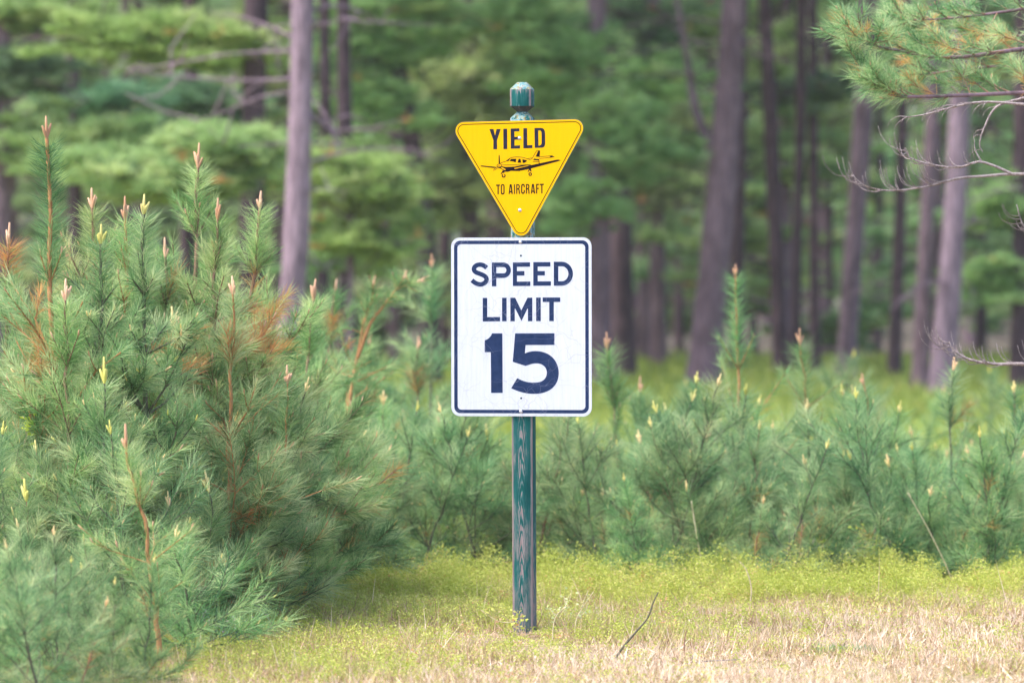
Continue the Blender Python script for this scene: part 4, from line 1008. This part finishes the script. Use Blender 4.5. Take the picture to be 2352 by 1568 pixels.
# grass
rng = np.random.default_rng(3); n = 210000
tx_, ty_, tpx, td = view_xy(rng, 11000, .80, 1.27); ti_ = rng.integers(0, 11000, n)
x = tx_[ti_]+rng.normal(size=n)*.022; y = ty_[ti_]+rng.normal(size=n)*.022; px = tpx[ti_]; d = td[ti_]; tv = (rng.normal(size=11000)*.13)[ti_]
x[:70000], y[:70000], px[:70000], d[:70000] = view_xy(rng, 70000, .80, 1.27); lm = limeness(px, d, x, y)
h = rng.gamma(3., .0085, n)*(1+.35*patchy(x, y, 2.2, 1.))+.012; h = np.clip(h*.95, .012, .08)*(.9+.6*lm); h = np.where((np.abs(x-.06) < .16) & (y < .1) & (y > -1.2), np.minimum(h*.3, .014), h)
lean = rng.normal(size=(n, 3))*.42; lean[:, 2] = 1; lean /= np.linalg.norm(lean, axis=1)[:, None]
flatm = rng.random(n) < .35*(1-lm); lean[flatm, 2] *= .25; lean /= np.linalg.norm(lean, axis=1)[:, None]
var = np.clip(.78-.52*lm-.12*patchy(x, y, 2.6, 2.)-.16*patchy(x, y, .8, 5.)+tv+rng.normal(size=n)*.22, 0, 1)
# bleached stalks and dark stubble for texture
k_ = rng.random(n) < .004; h = np.where(k_, h*2.0+.02, h); var = np.where(k_, .97, var)
dk_ = rng.random(n) < .10; var = np.where(dk_, .60+.02*rng.normal(size=n), var)
h = np.where((np.abs(x-.06) < .16) & (y < .1) & (y > -1.2), np.minimum(h, .02), h)
h = h*np.clip(1+.5*patchy(x, y, 4.5, 3.), .4, 1.6)
b = Buf(); needles(b, np.stack([x, y, gz(x, y)-.01], 1), lean, h, .005, var, rng, rng.normal(size=(n, 3))*.18, False)
tag(b.build('grass', M['grass']), 'short dry tan grass mixed with green blades around the post', 'grass', kind='stuff')
# leafy cover
n = 10500; x, y, px, d = view_xy(rng, n, .86, 1.22)
nc = 150; cd = rng.uniform(1.09, 1.17, nc); cpx = rng.uniform(500, 2450, nc); ci = rng.integers(0, nc, 4200)   # taller bushy clumps at the back edge
cx_ = (cpx-1176)*cd/PXM; r_ = rng.normal(size=(4200, 2))*.06
x = np.concatenate([x, cx_[ci]+r_[:, 0]]); y = np.concatenate([y, D*(cd-1)[ci]+r_[:, 1]])
chh = (rng.uniform(.03, .19, nc)[ci]*np.exp(-(r_**2).sum(1)/.010)); px = np.concatenate([px, cpx[ci]]); d = np.concatenate([d, cd[ci]])
boost = np.concatenate([np.zeros(n), chh]); n = len(x); lm = limeness(px, d, x, y); lm[-4200:] = 1
keep = rng.random(n) < lm*.95+.05; x, y, px, d, lm, boost = (q[keep] for q in (x, y, px, d, lm, boost)); n = len(x)
hh = (.03+.045*rng.random(n)+.03*np.clip((d-1.14)/.06, 0, 1)*np.clip(patchy(x, y, 3, 4.)+.25, 0, 1))
hh = np.where((np.abs(x-.06) < .16) & (y < .1) & (y > -1.2), .008, hh+boost)
per = 34; idx = np.repeat(np.arange(n), per); m = len(idx)
t = rng.random(m)**.7; off = rng.normal(size=(m, 3))*np.array([.018, .018, .006])
pos = np.stack([x[idx], y[idx], gz(x, y)[idx]+t*hh[idx]], 1)+off
dirs = rand_unit(rng, m); dirs[:, 2] = np.abs(dirs[:, 2])*.8
var = np.clip(.42+.22*patchy(x, y, 1.8, 3.)[idx]+rng.normal(size=m)*.12+rng.normal(size=n)[idx]*.16+(rng.random(n) < .02)[idx]*.55, 0, 1)
ll = rng.uniform(.006, .013, m); sd = np.cross(dirs, rand_unit(rng, m)); sd /= np.linalg.norm(sd, axis=1)[:, None]
tip = pos+dirs*ll[:, None]; mid = pos+dirs*ll[:, None]*.5
V = np.stack([pos, mid+sd*ll[:, None]*.3, tip, mid-sd*ll[:, None]*.3], 1).reshape(-1, 3)
b = Buf(); b.add(V, None, np.arange(m)[:, None]*4+np.array([[0, 1, 2, 3]]), np.repeat(var, 4))
tag(b.build('leafy_ground_cover', M['leaf_lime']), 'low yellow-green leafy cover on the ground in front of the saplings', 'ground cover', kind='stuff')
# undergrowth between the saplings and the wood
n = 90000; x, y, px, d = view_xy(rng, n, 1.19, 3.9, -250, 2600, 1.4)
h = rng.uniform(.05, .22, n)*(.6+.5*d/2)*(1+.4*patchy(x, y, .8)); dirs = rng.normal(size=(n, 3))*.5; dirs[:, 2] = 1; dirs /= np.linalg.norm(dirs, axis=1)[:, None]
var = np.clip(.5+.22*patchy(x, y, .5, 1.)+rng.normal(size=n)*.15, 0, 1)
b = Buf(); needles(b, np.stack([x, y, np.zeros(n)-.02], 1), dirs, h, .03*d, var, rng, None, False)
tag(b.build('undergrowth', M['undergrowth']), 'yellow-green undergrowth spreading back to the feet of the trunks', 'undergrowth', kind='stuff')

# ------------------------------------------------------------------ small things on the ground
def stick(name, label, cat, pts, d, r, mat='twig_dead', side=()):
    b = Buf(); P = smooth_line([W(x, y, d) for x, y in pts], 5); base = P[0].copy(); base[2] = 0
    tube(b, P, np.linspace(r, r*.45, len(P)), 6)
    for s in side: 
        q = smooth_line([W(x, y, d) for x, y in s], 4); tube(b, q, np.linspace(r*.7, r*.3, len(q)), 5)
    o_ = b.build(name, M[mat], None, base, smooth=True); o_.location = base; return tag(o_, label, cat)
stick('stick', 'bare dark stick leaning up out of the grass right of the post', 'stick', [(1408, 1524), (1428, 1490), (1460, 1452), (1488, 1418), (1500, 1385), (1512, 1360)], .945, .0055, 'stem_dark')
stick('stick', 'thin grey stick lying flat in the dry grass right of the leaning one', 'stick', [(1468, 1530), (1540, 1530), (1600, 1520), (1700, 1514)], .935, .0045, side=[[(1590, 1522), (1592, 1505)]])
stick('stick', 'small arched grey twig near the bottom right corner', 'stick', [(2072, 1545), (2090, 1532), (2115, 1530), (2140, 1542), (2190, 1552)], .918, .0045, side=[[(2105, 1530), (2140, 1500), (2152, 1490)]])
stick('weed_stalk', 'pale straight stalk at the left of the right thicket', 'stalk', [(1625, 1335), (1610, 1280), (1596, 1200), (1588, 1150)], 1.17, .005, 'straw')
stick('weed_stalk', 'long pale grass stalk bending left in front of the right thicket', 'stalk', [(2195, 1350), (2170, 1290), (2130, 1210), (2085, 1130)], 1.16, .0038, 'straw')
stick('weed_stalk', 'short pale stalk standing in the grass beneath the right thicket', 'stalk', [(1722, 1400), (1726, 1350), (1715, 1310), (1700, 1290)], 1.08, .0038, 'straw')
stick('weed_stalk', 'grey curved stem at the foot of the middle of the right thicket', 'stalk', [(1828, 1345), (1850, 1310), (1858, 1270), (1870, 1240)], 1.16, .006, 'twig_dead')
stick('weed_stalk', 'dark thin stem with seed knots standing alone in the dry grass', 'stalk', [(1580, 1520), (1572, 1490), (1574, 1460), (1578, 1448)], .95, .004, 'stem_brown')
def weed(label, pts, d, seed, leafmat_, n_leaf, spread, leaf=.016, stemmat='straw', name='weed', cat='weed'):
    rng = np.random.default_rng(seed); base = G(pts[0][0], d); root = empty(name, tuple(base)); tag(root, label, cat)
    sb, lb_ = Buf(), Buf(); P = smooth_line([base]+[W(x, y, d) for x, y in pts[1:]], 5); tube(sb, P, np.linspace(.003, .0012, len(P)), 5)
    ends = [P]
    for k in range(4):
        i = rng.integers(len(P)//3, len(P)); e = P[i]+np.array([rng.normal()*.06, rng.normal()*.05, rng.uniform(.02, .08)])
        q = smooth_line([P[i], (P[i]+e)/2+rng.normal(size=3)*.01, e], 4); tube(sb, q, np.linspace(.002, .001, len(q)), 4); ends.append(q)
    allp = np.concatenate([e[len(e)//3:] for e in ends]); i = rng.integers(0, len(allp), n_leaf)
    pos = allp[i]+rng.normal(size=(n_leaf, 3))*spread; dirs = rand_unit(rng, n_leaf); dirs[:, 2] = np.abs(dirs[:, 2])*.6
    ll = rng.uniform(.6, 1.2, n_leaf)*leaf; sd = np.cross(dirs, rand_unit(rng, n_leaf)); sd /= np.linalg.norm(sd, axis=1)[:, None]
    mid = pos+dirs*ll[:, None]*.5
    V = np.stack([pos, mid+sd*ll[:, None]*.3, pos+dirs*ll[:, None], mid-sd*ll[:, None]*.3], 1).reshape(-1, 3)
    lb_.add(V, None, np.arange(n_leaf)[:, None]*4+np.array([[0, 1, 2, 3]]), np.repeat(np.clip(.6+rng.normal(size=n_leaf)*.2, 0, 1), 4))
    sb.build('stem', M[stemmat], root, base, smooth=True); lb_.build('foliage', leafmat_, root, base)
M['leaf_pale'] = leafmat('pale_leaves', [(0, (.36, .46, .18)), (1, (.60, .64, .34))], trans=.3)
M['leaf_green'] = leafmat('fresh_leaves', [(0, (.26, .46, .04)), (1, (.62, .70, .08))], trans=.4)
M['seed_head'] = leafmat('grey_seed_head', [(0, (.26, .20, .20)), (1, (.50, .42, .42))], trans=.1)
weed('pale leafy sprig growing just right of the post foot', [(1268, 1480), (1275, 1420), (1300, 1390)], .975, 1, M['leaf_pale'], 60, .012)
weed('taller pale leafy sprig, second to the right of the post foot', [(1320, 1470), (1325, 1420), (1345, 1385)], .985, 2, M['leaf_pale'], 40, .012)
weed('bright yellow-green tuft touching the front left corner of the post foot', [(1190, 1462), (1186, 1440), (1188, 1428)], .992, 3, M['leaf_lime'], 110, .018, .022)
weed('bright green sprig at the lower front of the right thicket', [(1890, 1330), (1888, 1290), (1880, 1262)], 1.17, 4, M['leaf_green'], 90, .018, .024)
weed('small yellow-green sprig higher up in the right thicket', [(2010, 1330), (2000, 1285), (1995, 1250)], 1.17, 5, M['leaf_green'], 70, .02, .024)
weed('dry weed with grey seed heads at the foot of the left thicket', [(540, 1520), (520, 1450), (470, 1425)], .96, 6, M['seed_head'], 90, .014, .016, 'twig_dead')
weed('arching dry weed stalk beside the grey seed heads', [(640, 1440), (600, 1400), (565, 1372)], 1.0, 7, M['seed_head'], 60, .010, .014, 'twig_dead')
weed('leafy shrub twig with lime buds in front of the left thicket, right side', [(700, 1420), (730, 1350), (765, 1300)], 1.08, 8, M['leaf_green'], 60, .018, .022)
weed('lime-leaved branchlet inside the left thicket near the picture edge', [(40, 1200), (50, 1060), (68, 990)], .99, 9, M['leaf_green'], 45, .016, .035)
def dead_leaf(label, px, py, d, size, seed):
    rng = np.random.default_rng(seed); b = Buf(); c = W(px, py, d); c[2] = max(c[2], .02)
    u = nrm(rng.normal(size=3)*.3+UP*.8); v = nrm(np.cross(u, [0, 1, .2])); pts = []
    for k in range(14):
        a = 2*math.pi*k/14; r = size*(.55+.25*math.cos(5*a)); pts.append(c+u*r*math.cos(a)*1.3+v*r*math.sin(a)+np.array([0, .3*size*math.cos(2*a), 0]))
    b.add([c]+pts, [(0, 1+k, 1+(k+1) % 14) for k in range(14)], None, rng.random())
    o_ = b.build('oak_leaf', M['dead_leaf'], None, c); o_.location = c; tag(o_, label, 'leaf')
dead_leaf('curled orange-brown leaf low in the front of the right thicket', 1932, 1318, 1.18, .035, 1)
dead_leaf('orange-brown leaf just right of and below the other curled one', 1952, 1334, 1.17, .03, 2)
dead_leaf('brown dead leaf caught among seedlings left of the signpost', 895, 1245, 1.22, .035, 3)
# dry grass mound at the post foot
rng = np.random.default_rng(8); n = 900; b = Buf()
base = np.stack([.055+rng.normal(size=n)*.10, rng.uniform(-.16, .03, n), np.full(n, -.01)], 1)
dirs = rng.normal(size=(n, 3))*np.array([.8, .5, .2])+np.array([0, -.1, .25]); dirs /= np.linalg.norm(dirs, axis=1)[:, None]
needles(b, base, dirs, rng.uniform(.012, .04, n), .0035, np.clip(rng.normal(size=n)*.12+.85, 0, 1), rng, rng.normal(size=(n, 3))*.3, True)
tag(b.build('dry_grass', M['grass']), 'matted dry grass heaped around the foot of the post', 'grass tuft', kind='stuff')
rng = np.random.default_rng(9); n = 380; b = Buf(); c0 = G(1930, .955)
base = c0+np.stack([rng.normal(size=n)*.10, rng.normal(size=n)*.06, np.full(n, -.01)], 1)
dirs = rng.normal(size=(n, 3))*.4+UP; dirs /= np.linalg.norm(dirs, axis=1)[:, None]
needles(b, base, dirs, rng.uniform(.02, .055, n), .003, rng.uniform(.3, .8, n), rng, None, True)
o_ = b.build('grass_tuft', M['seedling'], None, c0); o_.location = c0
tag(o_, 'darker green tuft in the dry grass at the lower right', 'grass tuft', kind='stuff')
